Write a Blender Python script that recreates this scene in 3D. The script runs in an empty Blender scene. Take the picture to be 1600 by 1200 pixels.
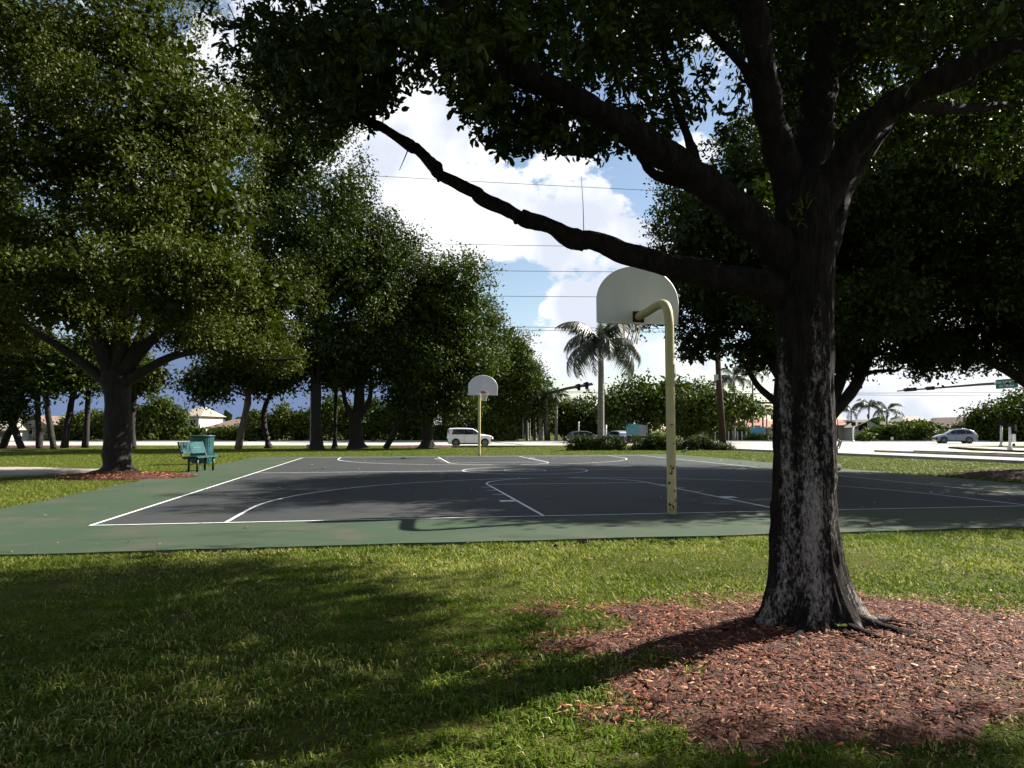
import bpy, math, random
import numpy as np
from mathutils import Vector, Matrix

R = math.radians
rng = np.random.default_rng(7)
random.seed(7)
sc = bpy.context.scene
COL = sc.collection

# ------------------------------------------------------------------ camera, sky, sun, exposure
CAM_H = 1.196
PITCH = R(3.706)
FPX = 1109.0
cam_d = bpy.data.cameras.new('camera')
cam_d.sensor_width = 36.0
cam_d.lens = 36.0 * FPX / 1600.0
cam_d.clip_start = 0.05
cam_d.clip_end = 6000
cam = bpy.data.objects.new('camera', cam_d)
COL.objects.link(cam)
cam.location = (0, 0, CAM_H)
cam.rotation_euler = (R(90) + PITCH, 0, 0)
sc.camera = cam

SUN_AZ = R(63.0)      # clockwise from +Y, towards +X
SUN_EL = R(38.0)
SUN_STRENGTH = 5.0
SKY_STRENGTH = 0.05
EXPOSURE = 1.85


def dirpx(px, py):
    c, s = math.cos(PITCH), math.sin(PITCH)
    u = (600 - py) / FPX
    v = Vector(((px - 800) / FPX, c - u * s, s + u * c))
    return v.normalized()


world = bpy.data.worlds.new('World')
sc.world = world
world.use_nodes = True
wn = world.node_tree
wn.nodes.clear()


def wnode(t, **kw):
    n = wn.nodes.new(t)
    for k, v in kw.items():
        setattr(n, k, v)
    return n


def wmath(op, a, b=None, c=None, clamp=False):
    n = wn.nodes.new('ShaderNodeMath')
    n.operation = op
    n.use_clamp = clamp
    for i, x in enumerate((a, b, c)):
        if x is None:
            continue
        if isinstance(x, (int, float)):
            n.inputs[i].default_value = x
        else:
            wn.links.new(x, n.inputs[i])
    return n.outputs[0]


def build_sky():
    L = wn.links.new
    out = wnode('ShaderNodeOutputWorld')
    bg = wnode('ShaderNodeBackground')
    bg.inputs['Strength'].default_value = SKY_STRENGTH
    L(bg.outputs[0], out.inputs[0])
    sky = wnode('ShaderNodeTexSky', sky_type='NISHITA')
    sky.sun_disc = False
    sky.sun_elevation = SUN_EL
    sky.sun_rotation = SUN_AZ
    sky.air_density = 1.0
    sky.dust_density = 0.6
    sky.ozone_density = 1.2
    tc = wnode('ShaderNodeTexCoord')
    d = tc.outputs['Generated']
    # cumulus: noise over the whole dome plus the heaps that stand in the gap between the trees
    nz = wnode('ShaderNodeTexNoise')
    nz.inputs['Scale'].default_value = 3.1
    nz.inputs['Detail'].default_value = 9
    nz.inputs['Roughness'].default_value = 0.56
    nz.inputs['Distortion'].default_value = 0.25
    mp = wnode('ShaderNodeMapping')
    mp.inputs['Location'].default_value = (4.3, 1.7, 0.4)
    mp.inputs['Scale'].default_value = (1, 1, 1.7)
    L(d, mp.inputs[0])
    L(mp.outputs[0], nz.inputs['Vector'])
    base = wmath('MULTIPLY_ADD', nz.outputs['Fac'], 1.0, -0.50)
    fine = wnode('ShaderNodeTexNoise')
    fine.inputs['Scale'].default_value = 11
    fine.inputs['Detail'].default_value = 8
    fine.inputs['Roughness'].default_value = 0.6
    L(mp.outputs[0], fine.inputs['Vector'])
    fz = wmath('MULTIPLY_ADD', fine.outputs['Fac'], 1.0, -0.5)
    field = base
    heaps = [(900, 330, .15, .42), (660, 250, .13, .40), (640, 370, .12, .42), (880, 540, .11, .42), (470, 90, .16, .45),
             (760, 360, .10, .4), (680, 130, .11, .35), (1500, 615, .17, .4), (1010, 60, .1, .35), (1390, 640, .1, .3)]
    gaps = [(815, 445, .055, .55), (1010, 265, .06, .5), (735, 285, .045, .35), (1180, 210, .06, .5), (790, 470, .05, .5), (610,300,.03,.3)]
    for (px, py, r, w), sg in [(h, 1) for h in heaps] + [(g, -1) for g in gaps]:
        v = dirpx(px, py)
        dist = wnode('ShaderNodeVectorMath', operation='DISTANCE')
        L(d, dist.inputs[0])
        dist.inputs[1].default_value = v
        k = wmath('MULTIPLY_ADD', dist.outputs['Value'], -1.0 / r, 1.0, clamp=True)
        field = wmath('MULTIPLY_ADD', k, sg * w, field)
    field = wmath('MULTIPLY_ADD', fz, 1.5, field)
    mask = wnode('ShaderNodeMapRange', interpolation_type='SMOOTHSTEP')
    L(field, mask.inputs['Value'])
    mask.inputs['From Min'].default_value = 0.01
    mask.inputs['From Max'].default_value = 0.15
    # cloud brightness: white crowns, grey-blue bellies
    shade = wnode('ShaderNodeTexNoise')
    shade.inputs['Scale'].default_value = 7.5
    shade.inputs['Detail'].default_value = 7
    mp2 = wnode('ShaderNodeMapping')
    mp2.inputs['Location'].default_value = (1.3, 9.1, 2.2)
    L(d, mp2.inputs[0])
    L(mp2.outputs[0], shade.inputs['Vector'])
    sr = wnode('ShaderNodeValToRGB')
    L(shade.outputs['Fac'], sr.inputs[0])
    sr.color_ramp.elements[0].position = 0.40
    sr.color_ramp.elements[0].color = (4.4, 4.7, 5.4, 1)
    sr.color_ramp.elements[1].position = 0.56
    sr.color_ramp.elements[1].color = (6.4, 6.5, 6.6, 1)
    mix = wnode('ShaderNodeMix', data_type='RGBA')
    L(mask.outputs[0], mix.inputs['Factor'])
    bri = wnode('ShaderNodeMix', data_type='RGBA', blend_type='MULTIPLY')
    bri.inputs['Factor'].default_value = 1.0
    L(sky.outputs[0], bri.inputs['A'])
    bri.inputs['B'].default_value = (.92, .88, .83, 1)
    L(bri.outputs['Result'], mix.inputs['A'])
    L(sr.outputs[0], mix.inputs['B'])
    # a rain bank low on the left horizon
    rb = wnode('ShaderNodeVectorMath', operation='DISTANCE')
    mz = wnode('ShaderNodeMapping')
    mz.inputs['Scale'].default_value = (1, 1, 3.2)
    L(d, mz.inputs[0])
    L(mz.outputs[0], rb.inputs[0])
    v = dirpx(330, 640)
    rb.inputs[1].default_value = (v.x, v.y, v.z * 3.2)
    k = wmath('MULTIPLY_ADD', rb.outputs['Value'], -1.0 / 0.42, 1.0)
    k = wmath('MULTIPLY_ADD', fz, 0.5, k)
    kr = wnode('ShaderNodeMapRange', interpolation_type='SMOOTHSTEP')
    L(k, kr.inputs['Value'])
    kr.inputs['From Min'].default_value = 0.05
    kr.inputs['From Max'].default_value = 0.45
    mix2 = wnode('ShaderNodeMix', data_type='RGBA')
    L(kr.outputs[0], mix2.inputs['Factor'])
    L(mix.outputs['Result'], mix2.inputs['A'])
    mix2.inputs['B'].default_value = (1.15, 1.6, 2.7, 1)
    L(mix2.outputs['Result'], bg.inputs['Color'])


build_sky()

sun_d = bpy.data.lights.new('sun', 'SUN')
sun_d.energy = SUN_STRENGTH
sun_d.angle = R(0.53)
sun_d.color = (1.0, 0.94, 0.84)
sun = bpy.data.objects.new('sun', sun_d)
COL.objects.link(sun)
sun_vec = Vector((math.sin(SUN_AZ) * math.cos(SUN_EL), math.cos(SUN_AZ) * math.cos(SUN_EL), math.sin(SUN_EL)))
sun.rotation_euler = sun_vec.to_track_quat('Z', 'Y').to_euler()
sun.location = (30, 20, 40)

vs = sc.view_settings
vs.view_transform = 'Standard'
vs.look = 'None'
vs.gamma = 1.0
vs.exposure = EXPOSURE
vs.use_curve_mapping = False
sc.render.engine = 'CYCLES'
sc.cycles.max_bounces = 4
sc.cycles.use_adaptive_sampling = True
sc.cycles.adaptive_threshold = 0.02
sc.cycles.diffuse_bounces = 2
sc.cycles.glossy_bounces = 2
sc.cycles.transmission_bounces = 3
sc.cycles.sample_clamp_indirect = 4.0
sc.cycles.use_denoising = True


# ------------------------------------------------------------------ projection helpers (pixels of the 1600x1200 photograph)
def P(px, py, Y):
    c, s = math.cos(PITCH), math.sin(PITCH)
    u = (600 - py) / FPX
    dx, dy, dz = (px - 800) / FPX, c - u * s, s + u * c
    k = Y / dy
    return np.array([dx * k, Y, CAM_H + dz * k])


def G(px, py, z=0.0):
    c, s = math.cos(PITCH), math.sin(PITCH)
    u = (600 - py) / FPX
    dx, dy, dz = (px - 800) / FPX, c - u * s, s + u * c
    k = (z - CAM_H) / dz
    return np.array([dx * k, dy * k, z])


def smooth(a, b, x):
    t = np.clip((x - a) / (b - a), 0, 1)
    return t * t * (3 - 2 * t)


_tab = rng.random((64, 64))


def vnoise(x, y):
    x = np.asarray(x, float); y = np.asarray(y, float)
    xi = np.floor(x).astype(int); yi = np.floor(y).astype(int)
    fx = x - xi; fy = y - yi
    fx = fx * fx * (3 - 2 * fx); fy = fy * fy * (3 - 2 * fy)
    g = lambda a, b: _tab[a % 64, b % 64]
    return (g(xi, yi) * (1 - fx) + g(xi + 1, yi) * fx) * (1 - fy) + (g(xi, yi + 1) * (1 - fx) + g(xi + 1, yi + 1) * fx) * fy


def fbm(x, y, o=3):
    s = 0; a = .5; t = 0
    for i in range(o):
        s = s + a * vnoise(x * 2 ** i + 7.1 * i, y * 2 ** i + 3.7 * i); t += a; a *= .5
    return s / t


# ------------------------------------------------------------------ materials
def new_mat(name):
    m = bpy.data.materials.new(name)
    m.use_nodes = True
    nt = m.node_tree
    b = nt.nodes['Principled BSDF']
    return m, nt, b


def mat(name, col, rough=.6, var=0.0, scale=4.0, bump=0.0, bscale=30.0, metal=0.0, spec=.4, stretch=(1, 1, 1), col2=None, lo=.35, hi=.65, coat=0.0, bright=False):
    m, nt, b = new_mat(name)
    k_ = .86 if bright else .60
    col = tuple(c * k_ for c in col)
    col2 = tuple(c * k_ for c in col2) if col2 else None
    b.inputs['Roughness'].default_value = rough
    b.inputs['Metallic'].default_value = metal
    b.inputs['Specular IOR Level'].default_value = spec
    b.inputs['Coat Weight'].default_value = coat
    b.inputs['Base Color'].default_value = (*col, 1)
    if var or col2 or bump:
        tc = nt.nodes.new('ShaderNodeTexCoord')
        mp = nt.nodes.new('ShaderNodeMapping')
        mp.inputs['Scale'].default_value = stretch
        nt.links.new(tc.outputs['Object'], mp.inputs[0])
    if var or col2:
        n = nt.nodes.new('ShaderNodeTexNoise')
        n.inputs['Scale'].default_value = scale
        n.inputs['Detail'].default_value = 6
        nt.links.new(mp.outputs[0], n.inputs['Vector'])
        r = nt.nodes.new('ShaderNodeValToRGB')
        r.color_ramp.elements[0].position = lo
        r.color_ramp.elements[1].position = hi
        c2 = col2 or tuple(c * (1 + var) for c in col)
        c1 = col if col2 else tuple(c * (1 - var) for c in col)
        r.color_ramp.elements[0].color = (*c1, 1)
        r.color_ramp.elements[1].color = (*c2, 1)
        nt.links.new(n.outputs['Fac'], r.inputs[0])
        nt.links.new(r.outputs[0], b.inputs['Base Color'])
    if bump:
        n2 = nt.nodes.new('ShaderNodeTexNoise')
        n2.inputs['Scale'].default_value = bscale
        n2.inputs['Detail'].default_value = 5
        nt.links.new(mp.outputs[0], n2.inputs['Vector'])
        bp = nt.nodes.new('ShaderNodeBump')
        bp.inputs['Strength'].default_value = bump
        bp.inputs['Distance'].default_value = 0.02
        nt.links.new(n2.outputs['Fac'], bp.inputs['Height'])
        nt.links.new(bp.outputs[0], b.inputs['Normal'])
    return m


def leaf_mat(name, c1, c2, c3, trans=.16, rough=.55, spec=.09, gain=.58):
    """colour of each leaf from its own random number"""
    m, nt, b = new_mat(name)
    at = nt.nodes.new('ShaderNodeAttribute')
    at.attribute_name = 'rnd'
    r = nt.nodes.new('ShaderNodeValToRGB')
    c1, c2, c3 = [tuple(x * gain for x in c) for c in (c1, c2, c3)]
    r.color_ramp.elements[0].color = (*c1, 1)
    r.color_ramp.elements[1].color = (*c3, 1)
    e = r.color_ramp.elements.new(.6)
    e.color = (*c2, 1)
    nt.links.new(at.outputs['Fac'], r.inputs[0])
    nt.links.new(r.outputs[0], b.inputs['Base Color'])
    b.inputs['Roughness'].default_value = rough
    b.inputs['Specular IOR Level'].default_value = spec
    t = nt.nodes.new('ShaderNodeBsdfTranslucent')
    g = nt.nodes.new('ShaderNodeMix')
    g.data_type = 'RGBA'; g.blend_type = 'MULTIPLY'
    g.inputs['Factor'].default_value = 1
    nt.links.new(r.outputs[0], g.inputs['A'])
    g.inputs['B'].default_value = (1.5, 1.7, .5, 1)
    nt.links.new(g.outputs['Result'], t.inputs['Color'])
    mx = nt.nodes.new('ShaderNodeMixShader')
    mx.inputs[0].default_value = trans
    nt.links.new(b.outputs[0], mx.inputs[1])
    nt.links.new(t.outputs[0], mx.inputs[2])
    nt.links.new(mx.outputs[0], nt.nodes['Material Output'].inputs[0])
    return m


M = {}
M['leaf_near'] = leaf_mat('leaf near', (.024, .042, .006), (.042, .066, .009), (.085, .115, .016))
M['leaf_olive'] = leaf_mat('leaf olive', (.046, .062, .007), (.075, .095, .011), (.15, .165, .028))
M['leaf_dark'] = leaf_mat('leaf dark', (.030, .050, .007), (.050, .076, .011), (.11, .14, .026))
M['leaf_mid'] = leaf_mat('leaf mid', (.042, .068, .009), (.068, .098, .014), (.15, .18, .034))
M['leaf_bright'] = leaf_mat('leaf bright', (.06, .09, .02), (.09, .13, .025), (.15, .18, .04))
M['leaf_hedge'] = leaf_mat('leaf hedge', (.05, .065, .03), (.085, .10, .05), (.17, .18, .10))
M['frond'] = leaf_mat('frond', (.05, .07, .03), (.07, .095, .045), (.12, .14, .07), trans=.15, rough=.35)
M['frond_grey'] = leaf_mat('frond grey', (.045, .058, .036), (.065, .08, .052), (.10, .11, .08), trans=.15, rough=.4, spec=.4)
M['grass'] = leaf_mat('grass', (.034, .064, .006), (.105, .145, .016), (.38, .33, .15), trans=.25, rough=.6, spec=.08, gain=.98)
M['grass_far'] = leaf_mat('grass far', (.080, .118, .012), (.125, .160, .018), (.24, .22, .07), trans=.2, rough=.6, spec=.12, gain=.78)
M['mulch'] = leaf_mat('mulch', (.022, .006, .0035), (.13, .036, .016), (.28, .15, .085), trans=0.0, rough=.75, spec=.15, gain=1.3)
M['litter'] = leaf_mat('litter', (.16, .08, .035), (.30, .19, .10), (.5, .42, .30), trans=0.05, rough=.6, spec=.2, gain=.7)
M['bark_far'] = mat('bark far', (.022, .017, .013), .9, .5, 6, .6, 14, stretch=(3, 3, .7))
M['bark_pale'] = mat('bark pale', (.16, .125, .09), .9, .4, 5, .5, 14, stretch=(2, 2, .6))
M['palm_trunk'] = mat('palm trunk', (.20, .185, .16), .85, .25, 3, .3, 10, stretch=(1, 1, 4), bright=True)
M['palm_shaft'] = mat('palm crownshaft', (.10, .14, .04), .5, .2, 3)
M['yellow'] = mat('yellow pole paint', (.62, .53, .24), .45, .0, 9, .15, 40, col2=(.70, .62, .32), lo=.3, hi=.7)
M['rust'] = mat('rust', (.10, .03, .012), .9, .5, 14, .6, 40)
M['board'] = mat('backboard paint', (.76, .77, .79), .4, .05, 2.5, .05, 8, stretch=(1, 1, .4), bright=True)
M['rim'] = mat('rim red', (.36, .05, .03), .5, .3, 20)
M['net'] = mat('net', (.55, .53, .48), .8)
M['teal'] = mat('teal plastic', (.010, .080, .088), .5, .2, 5, spec=.2)
M['teal_bin'] = mat('teal bin', (.018, .115, .125), .42, .25, 4, spec=.5)
M['teal_light'] = mat('teal light', (.06, .24, .25), .5)
M['black'] = mat('black metal', (.012, .012, .014), .45)
M['white'] = mat('white paint', (.75, .75, .73), .5, .08, 4, bright=True)
M['line'] = mat('court line', (.62, .63, .62), .65, 0, 14, 0, 20, col2=(.34, .36, .36), lo=.50, hi=.72, bright=True)
M['wire'] = mat('wire', (.05, .05, .06), .6)
M['signal'] = mat('signal housing', (.015, .015, .016), .8, spec=.1)
M['arm'] = mat('mast arm', (.06, .06, .065), .5, metal=.2)
M['galv'] = mat('galvanised post', (.52, .52, .50), .55, .15, 6, bright=True)
M['sign_green'] = mat('sign green', (.01, .13, .09), .4)
M['sign_white'] = mat('sign white', (.75, .78, .75), .5)
M['concrete'] = mat('concrete', (.46, .44, .40), .85, .2, 3, .2, 30)
M['wood_pole'] = mat('wood pole', (.075, .045, .028), .85, .4, 6, .4, 30, stretch=(4, 4, .5))
M['stucco_cream'] = mat('stucco cream', (.62, .52, .38), .8, .06, 3)
M['stucco_white'] = mat('stucco white', (.74, .72, .68), .8, .05, 3)
M['stucco_grey'] = mat('stucco grey', (.35, .33, .31), .8, .08, 3)
M['roof_pink'] = mat('roof terracotta', (.42, .17, .12), .8, .25, 8, .4, 12)
M['roof_beige'] = mat('roof beige', (.36, .31, .24), .85, .2, 8, .4, 12)
M['roof_brown'] = mat('roof brown', (.20, .13, .10), .85, .2, 8, .4, 12)
M['glass'] = mat('dark glass', (.012, .014, .018), .08, spec=.6)
M['car_white'] = mat('car white', (.74, .75, .76), .25, coat=.6, bright=True)
M['car_silver'] = mat('car silver blue', (.24, .28, .36), .28, metal=.3, coat=.5)
M['car_blue'] = mat('car pale blue', (.42, .50, .66), .28, coat=.5)
M['car_grey'] = mat('car grey', (.12, .125, .14), .3, coat=.5)
M['trim'] = mat('black trim', (.012, .012, .013), .6)
M['tyre'] = mat('tyre', (.018, .018, .018), .85)
M['alloy'] = mat('alloy', (.42, .43, .44), .3, metal=.7)
M['lamp_red'] = mat('tail lamp', (.22, .012, .012), .25)
M['lamp_clear'] = mat('head lamp', (.55, .57, .6), .12)
M['banner'] = mat('banner teal', (.16, .55, .60), .6, 0, 3, col2=(.36, .68, .70))
M['banner_white'] = mat('banner white', (.62, .66, .68), .6, .08, 3)
M['blue_sign'] = mat('blue sign', (.06, .30, .52), .5, 0, 2.5, col2=(.12, .42, .62))
M['sand'] = mat('sand', (.40, .35, .29), .95, .25, 3, .5, 60)
M['fence_dark'] = mat('dark fence', (.03, .03, .035), .7, .2, 4)
M['lens_dark'] = mat('signal lens', (.05, .012, .01), .3)
M['brick'] = mat('brick red wall', (.24, .10, .06), .85, .3, 8)


def bark_near(name='bark near', lich_lo=.715, tone=(.026, .019, .015)):
    m, nt, b = new_mat(name)
    L = nt.links.new
    tc = nt.nodes.new('ShaderNodeTexCoord')

    def noise(scale, stretch, detail=7, rough=.6, off=(0, 0, 0)):
        mp = nt.nodes.new('ShaderNodeMapping')
        mp.inputs['Scale'].default_value = stretch
        mp.inputs['Location'].default_value = off
        L(tc.outputs['Object'], mp.inputs[0])
        n = nt.nodes.new('ShaderNodeTexNoise')
        n.inputs['Scale'].default_value = scale
        n.inputs['Detail'].default_value = detail
        n.inputs['Roughness'].default_value = rough
        L(mp.outputs[0], n.inputs['Vector'])
        return n.outputs['Fac']

    def ramp(fac, p0, c0, p1, c1):
        r = nt.nodes.new('ShaderNodeValToRGB')
        r.color_ramp.elements[0].position = p0
        r.color_ramp.elements[0].color = (*c0, 1)
        r.color_ramp.elements[1].position = p1
        r.color_ramp.elements[1].color = (*c1, 1)
        L(fac, r.inputs[0])
        return r.outputs[0]

    def mix(f, a, bb, mode='MIX'):
        x = nt.nodes.new('ShaderNodeMix')
        x.data_type = 'RGBA'
        x.blend_type = mode
        if isinstance(f, float):
            x.inputs['Factor'].default_value = f
        else:
            L(f, x.inputs['Factor'])
        L(a, x.inputs['A']); L(bb, x.inputs['B'])
        return x.outputs['Result']
    plates = noise(16, (1.8, 1.8, .42), 9, .66)
    fine = noise(70, (1.2, 1.2, .5), 6, .7)
    bark = ramp(plates, .40, (.006, .0045, .004), .68, tone)
    # grey lichen: long upright streaks broken into flecks
    streak = noise(4.6, (1.0, 1.0, .13), 3, .5, (.35, 0, 0))
    fleck = noise(55, (1, 1, .42), 8, .78)
    add = nt.nodes.new('ShaderNodeMath'); add.operation = 'MULTIPLY_ADD'
    L(fleck, add.inputs[0]); add.inputs[1].default_value = .60
    st2 = nt.nodes.new('ShaderNodeMath'); st2.operation = 'MULTIPLY'; st2.inputs[1].default_value = .72
    L(streak, st2.inputs[0]); L(st2.outputs[0], add.inputs[2])
    sx = nt.nodes.new('ShaderNodeSeparateXYZ')
    L(tc.outputs['Object'], sx.inputs[0])
    fade = nt.nodes.new('ShaderNodeMapRange'); fade.inputs['From Min'].default_value = 1.5; fade.inputs['From Max'].default_value = 2.7; fade.inputs['To Max'].default_value = .16
    L(sx.outputs['Z'], fade.inputs['Value'])
    sub_ = nt.nodes.new('ShaderNodeMath'); sub_.operation = 'SUBTRACT'
    L(add.outputs[0], sub_.inputs[0]); L(fade.outputs[0], sub_.inputs[1])
    lm = ramp(sub_.outputs[0], lich_lo, (0, 0, 0), lich_lo + .09, (1, 1, 1))
    lich = ramp(fine, .3, (.12, .105, .095), .7, (.44, .39, .36))
    c = mix(lm, bark, lich)
    spots = noise(17, (1, 1, 1), 4, .6, (3, 1, 2))
    sm = ramp(spots, .68, (0, 0, 0), .78, (.5, .5, .5))
    c = mix(sm, c, ramp(fine, .3, (.15, .16, .12), .7, (.30, .31, .25)))
    L(c, b.inputs['Base Color'])
    b.inputs['Roughness'].default_value = .95
    b.inputs['Specular IOR Level'].default_value = .15
    h = nt.nodes.new('ShaderNodeMath'); h.operation = 'MULTIPLY_ADD'
    L(fine, h.inputs[0]); h.inputs[1].default_value = .5
    L(plates, h.inputs[2])
    bp = nt.nodes.new('ShaderNodeBump')
    bp.inputs['Strength'].default_value = 1.0
    bp.inputs['Distance'].default_value = .05
    L(h.outputs[0], bp.inputs['Height'])
    L(bp.outputs[0], b.inputs['Normal'])
    return m


M['bark_near'] = bark_near()
M['bark_limb'] = M['bark_near']


def layered(name, layers, rough=.85, bump=.3, bscale=60, spec=.3, gain=.61):
    """layers: list of (scale, stretch, lo, hi, colour); the first colour is the base"""
    m, nt, b = new_mat(name)
    L = nt.links.new
    tc = nt.nodes.new('ShaderNodeTexCoord')
    cur = None
    layers = [(a_, b_, c_, d_, tuple(x * gain for x in e_), f_) for a_, b_, c_, d_, e_, f_ in layers]
    for i, (scale, stretch, lo, hi, col, amt) in enumerate(layers):
        if cur is None:
            rgb = nt.nodes.new('ShaderNodeRGB'); rgb.outputs[0].default_value = (*col, 1); cur = rgb.outputs[0]; continue
        mp = nt.nodes.new('ShaderNodeMapping')
        mp.inputs['Scale'].default_value = stretch
        mp.inputs['Location'].default_value = (i * 3.3, i * 1.7, 0)
        L(tc.outputs['Object'], mp.inputs[0])
        n = nt.nodes.new('ShaderNodeTexNoise')
        n.inputs['Scale'].default_value = scale; n.inputs['Detail'].default_value = 7; n.inputs['Roughness'].default_value = .6
        L(mp.outputs[0], n.inputs['Vector'])
        mr = nt.nodes.new('ShaderNodeMapRange'); mr.interpolation_type = 'SMOOTHSTEP'
        mr.inputs['From Min'].default_value = lo; mr.inputs['From Max'].default_value = hi; mr.inputs['To Max'].default_value = amt
        L(n.outputs['Fac'], mr.inputs['Value'])
        x = nt.nodes.new('ShaderNodeMix'); x.data_type = 'RGBA'
        L(mr.outputs[0], x.inputs['Factor']); L(cur, x.inputs['A']); x.inputs['B'].default_value = (*col, 1)
        cur = x.outputs['Result']
    L(cur, b.inputs['Base Color'])
    b.inputs['Roughness'].default_value = rough
    b.inputs['Specular IOR Level'].default_value = spec
    n2 = nt.nodes.new('ShaderNodeTexNoise'); n2.inputs['Scale'].default_value = bscale; n2.inputs['Detail'].default_value = 6
    L(tc.outputs['Object'], n2.inputs['Vector'])
    bp = nt.nodes.new('ShaderNodeBump'); bp.inputs['Strength'].default_value = bump; bp.inputs['Distance'].default_value = .02
    L(n2.outputs['Fac'], bp.inputs['Height']); L(bp.outputs[0], b.inputs['Normal'])
    return m


one = (1, 1, 1)
M['ground'] = layered('ground turf', [(0, one, 0, 0, (.075, .105, .012), 0), (.5, one, .4, .65, (.105, .13, .018), .8), (7, one, .45, .6, (.045, .062, .009), .6),
                                      (22, one, .46, .60, (.055, .042, .018), .75), (60, one, .45, .62, (.16, .15, .05), .5), (1.3, one, .62, .72, (.17, .13, .06), .5), (140, one, .5, .62, (.03, .03, .008), .7)], .95, 1.0, 60, .03)
M['court_green'] = layered('court green', [(0, one, 0, 0, (.050, .082, .048), 0), (.35, one, .42, .62, (.068, .094, .060), .8), (1.2, one, .50, .68, (.095, .088, .068), .8), (.5, (1, 2.5, 1), .56, .66, (.038, .055, .038), .7),
                                           (.8, one, .6, .7, (.045, .075, .055), .6), (40, one, .5, .8, (.12, .16, .11), .3), (5, one, .70, .76, (.035, .04, .03), .7)], .75, .25, 220, .12)
M['court_blue'] = layered('court slate', [(0, one, 0, 0, (.056, .060, .060), 0), (.3, one, .42, .62, (.044, .052, .058), .8), (1.1, one, .46, .70, (.066, .066, .060), .8), (.45, (1, 2.2, 1), .55, .68, (.030, .034, .036), .7),
                                          (40, one, .5, .8, (.10, .11, .11), .3), (4, one, .72, .78, (.03, .03, .03), .6)], .75, .22, 220, .10)
M['road'] = layered('road', [(0, one, 0, 0, (.34, .325, .30), 0), (.2, (1, .3, 1), .4, .65, (.29, .275, .26), .8), (2, one, .5, .8, (.28, .27, .26), .4)], .9, .15, 80, .1, .85)
M['kerb'] = M['concrete']
M['dirt'] = layered('mulch bed soil', [(0, one, 0, 0, (.075, .028, .018), 0), (6, one, .4, .6, (.13, .045, .028), .8), (25, one, .5, .65, (.035, .018, .012), .8)], .95, .9, 45)


# ------------------------------------------------------------------ mesh helpers
def np_mesh(name, V, faces, rnd=None, smooth_=False):
    """faces: list of integer arrays (n,k)"""
    me = bpy.data.meshes.new(name)
    V = np.asarray(V, np.float32)
    me.vertices.add(len(V))
    me.vertices.foreach_set('co', V.ravel())
    faces = [np.asarray(f, np.int32) for f in faces if len(f)]
    li = np.concatenate([f.ravel() for f in faces])
    tot = np.concatenate([np.full(len(f), f.shape[1], np.int32) for f in faces])
    st = np.concatenate([[0], np.cumsum(tot)[:-1]]).astype(np.int32)
    me.loops.add(len(li))
    me.loops.foreach_set('vertex_index', li.astype(np.int32))
    me.polygons.add(len(tot))
    me.polygons.foreach_set('loop_start', st)
    me.polygons.foreach_set('loop_total', tot)
    if smooth_:
        me.polygons.foreach_set('use_smooth', np.ones(len(tot), bool))
    if rnd is not None:
        a = me.attributes.new('rnd', 'FLOAT', 'FACE')
        a.data.foreach_set('value', np.asarray(rnd, np.float32))
    me.update(calc_edges=True)
    return me


class MB:
    """collects simple solids into one mesh"""
    def __init__(s):
        s.V = []; s.F = []; s.sm = []

    def add(s, V, F, sm=False):
        o = len(s.V)
        s.V += [tuple(map(float, v)) for v in V]
        s.F += [tuple(i + o for i in f) for f in F]
        s.sm += [sm] * len(F)
        return s

    def box(s, c, d, rot=0.0, tilt=0.0):
        x, y, z = d[0] / 2, d[1] / 2, d[2] / 2
        m = Matrix.Translation(c) @ Matrix.Rotation(rot, 4, 'Z') @ Matrix.Rotation(tilt, 4, 'Y')
        v = [m @ Vector(p) for p in [(-x, -y, -z), (x, -y, -z), (x, y, -z), (-x, y, -z), (-x, -y, z), (x, -y, z), (x, y, z), (-x, y, z)]]
        return s.add(v, [(0, 3, 2, 1), (4, 5, 6, 7), (0, 1, 5, 4), (1, 2, 6, 5), (2, 3, 7, 6), (3, 0, 4, 7)])

    def tube(s, pts, rad, n=10, cap=True):
        V, F = tube_geo(pts, rad, n, cap)
        return s.add(V, F, True)

    def cyl(s, c, r, h, n=20, axis='Z', r2=None):
        r2 = r if r2 is None else r2
        m = {'Z': Matrix.Identity(3), 'Y': Matrix.Rotation(R(-90), 3, 'X'), 'X': Matrix.Rotation(R(90), 3, 'Y')}[axis]
        V = []
        for k, (zz, rr) in enumerate(((-h / 2, r), (h / 2, r2))):
            for i in range(n):
                a = 2 * math.pi * i / n
                V.append(Vector(c) + m @ Vector((rr * math.cos(a), rr * math.sin(a), zz)))
        F = [(i, (i + 1) % n, n + (i + 1) % n, n + i) for i in range(n)]
        s.add(V, F, True)
        o = len(s.V) - 2 * n
        s.F += [tuple(o + i for i in reversed(range(n))), tuple(o + n + i for i in range(n))]
        s.sm += [False, False]
        return s

    def prism(s, poly, d):
        """poly: list of 3-D points, extruded by vector d"""
        n = len(poly)
        V = [Vector(p) for p in poly] + [Vector(p) + Vector(d) for p in poly]
        F = [tuple(reversed(range(n))), tuple(range(n, 2 * n))] + [(i, (i + 1) % n, n + (i + 1) % n, n + i) for i in range(n)]
        return s.add(V, F)

    def build(s, name, m, parent=None, org=None):
        me = bpy.data.meshes.new(name)
        org = Vector(parent.location) if (org is None and parent is not None and parent.get('_world')) else Vector((0, 0, 0) if org is None else org)
        me.from_pydata([tuple(Vector(v) - org) for v in s.V], [], s.F)
        me.polygons.foreach_set('use_smooth', s.sm)
        me.update()
        return obj(name, me, m, parent)


def obj(name, me, m, parent=None):
    o = bpy.data.objects.new(name, me)
    COL.objects.link(o)
    if m is not None and len(me.materials) == 0:
        me.materials.append(M[m] if isinstance(m, str) else m)
    if parent is not None:
        o.parent = parent
    return o


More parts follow.
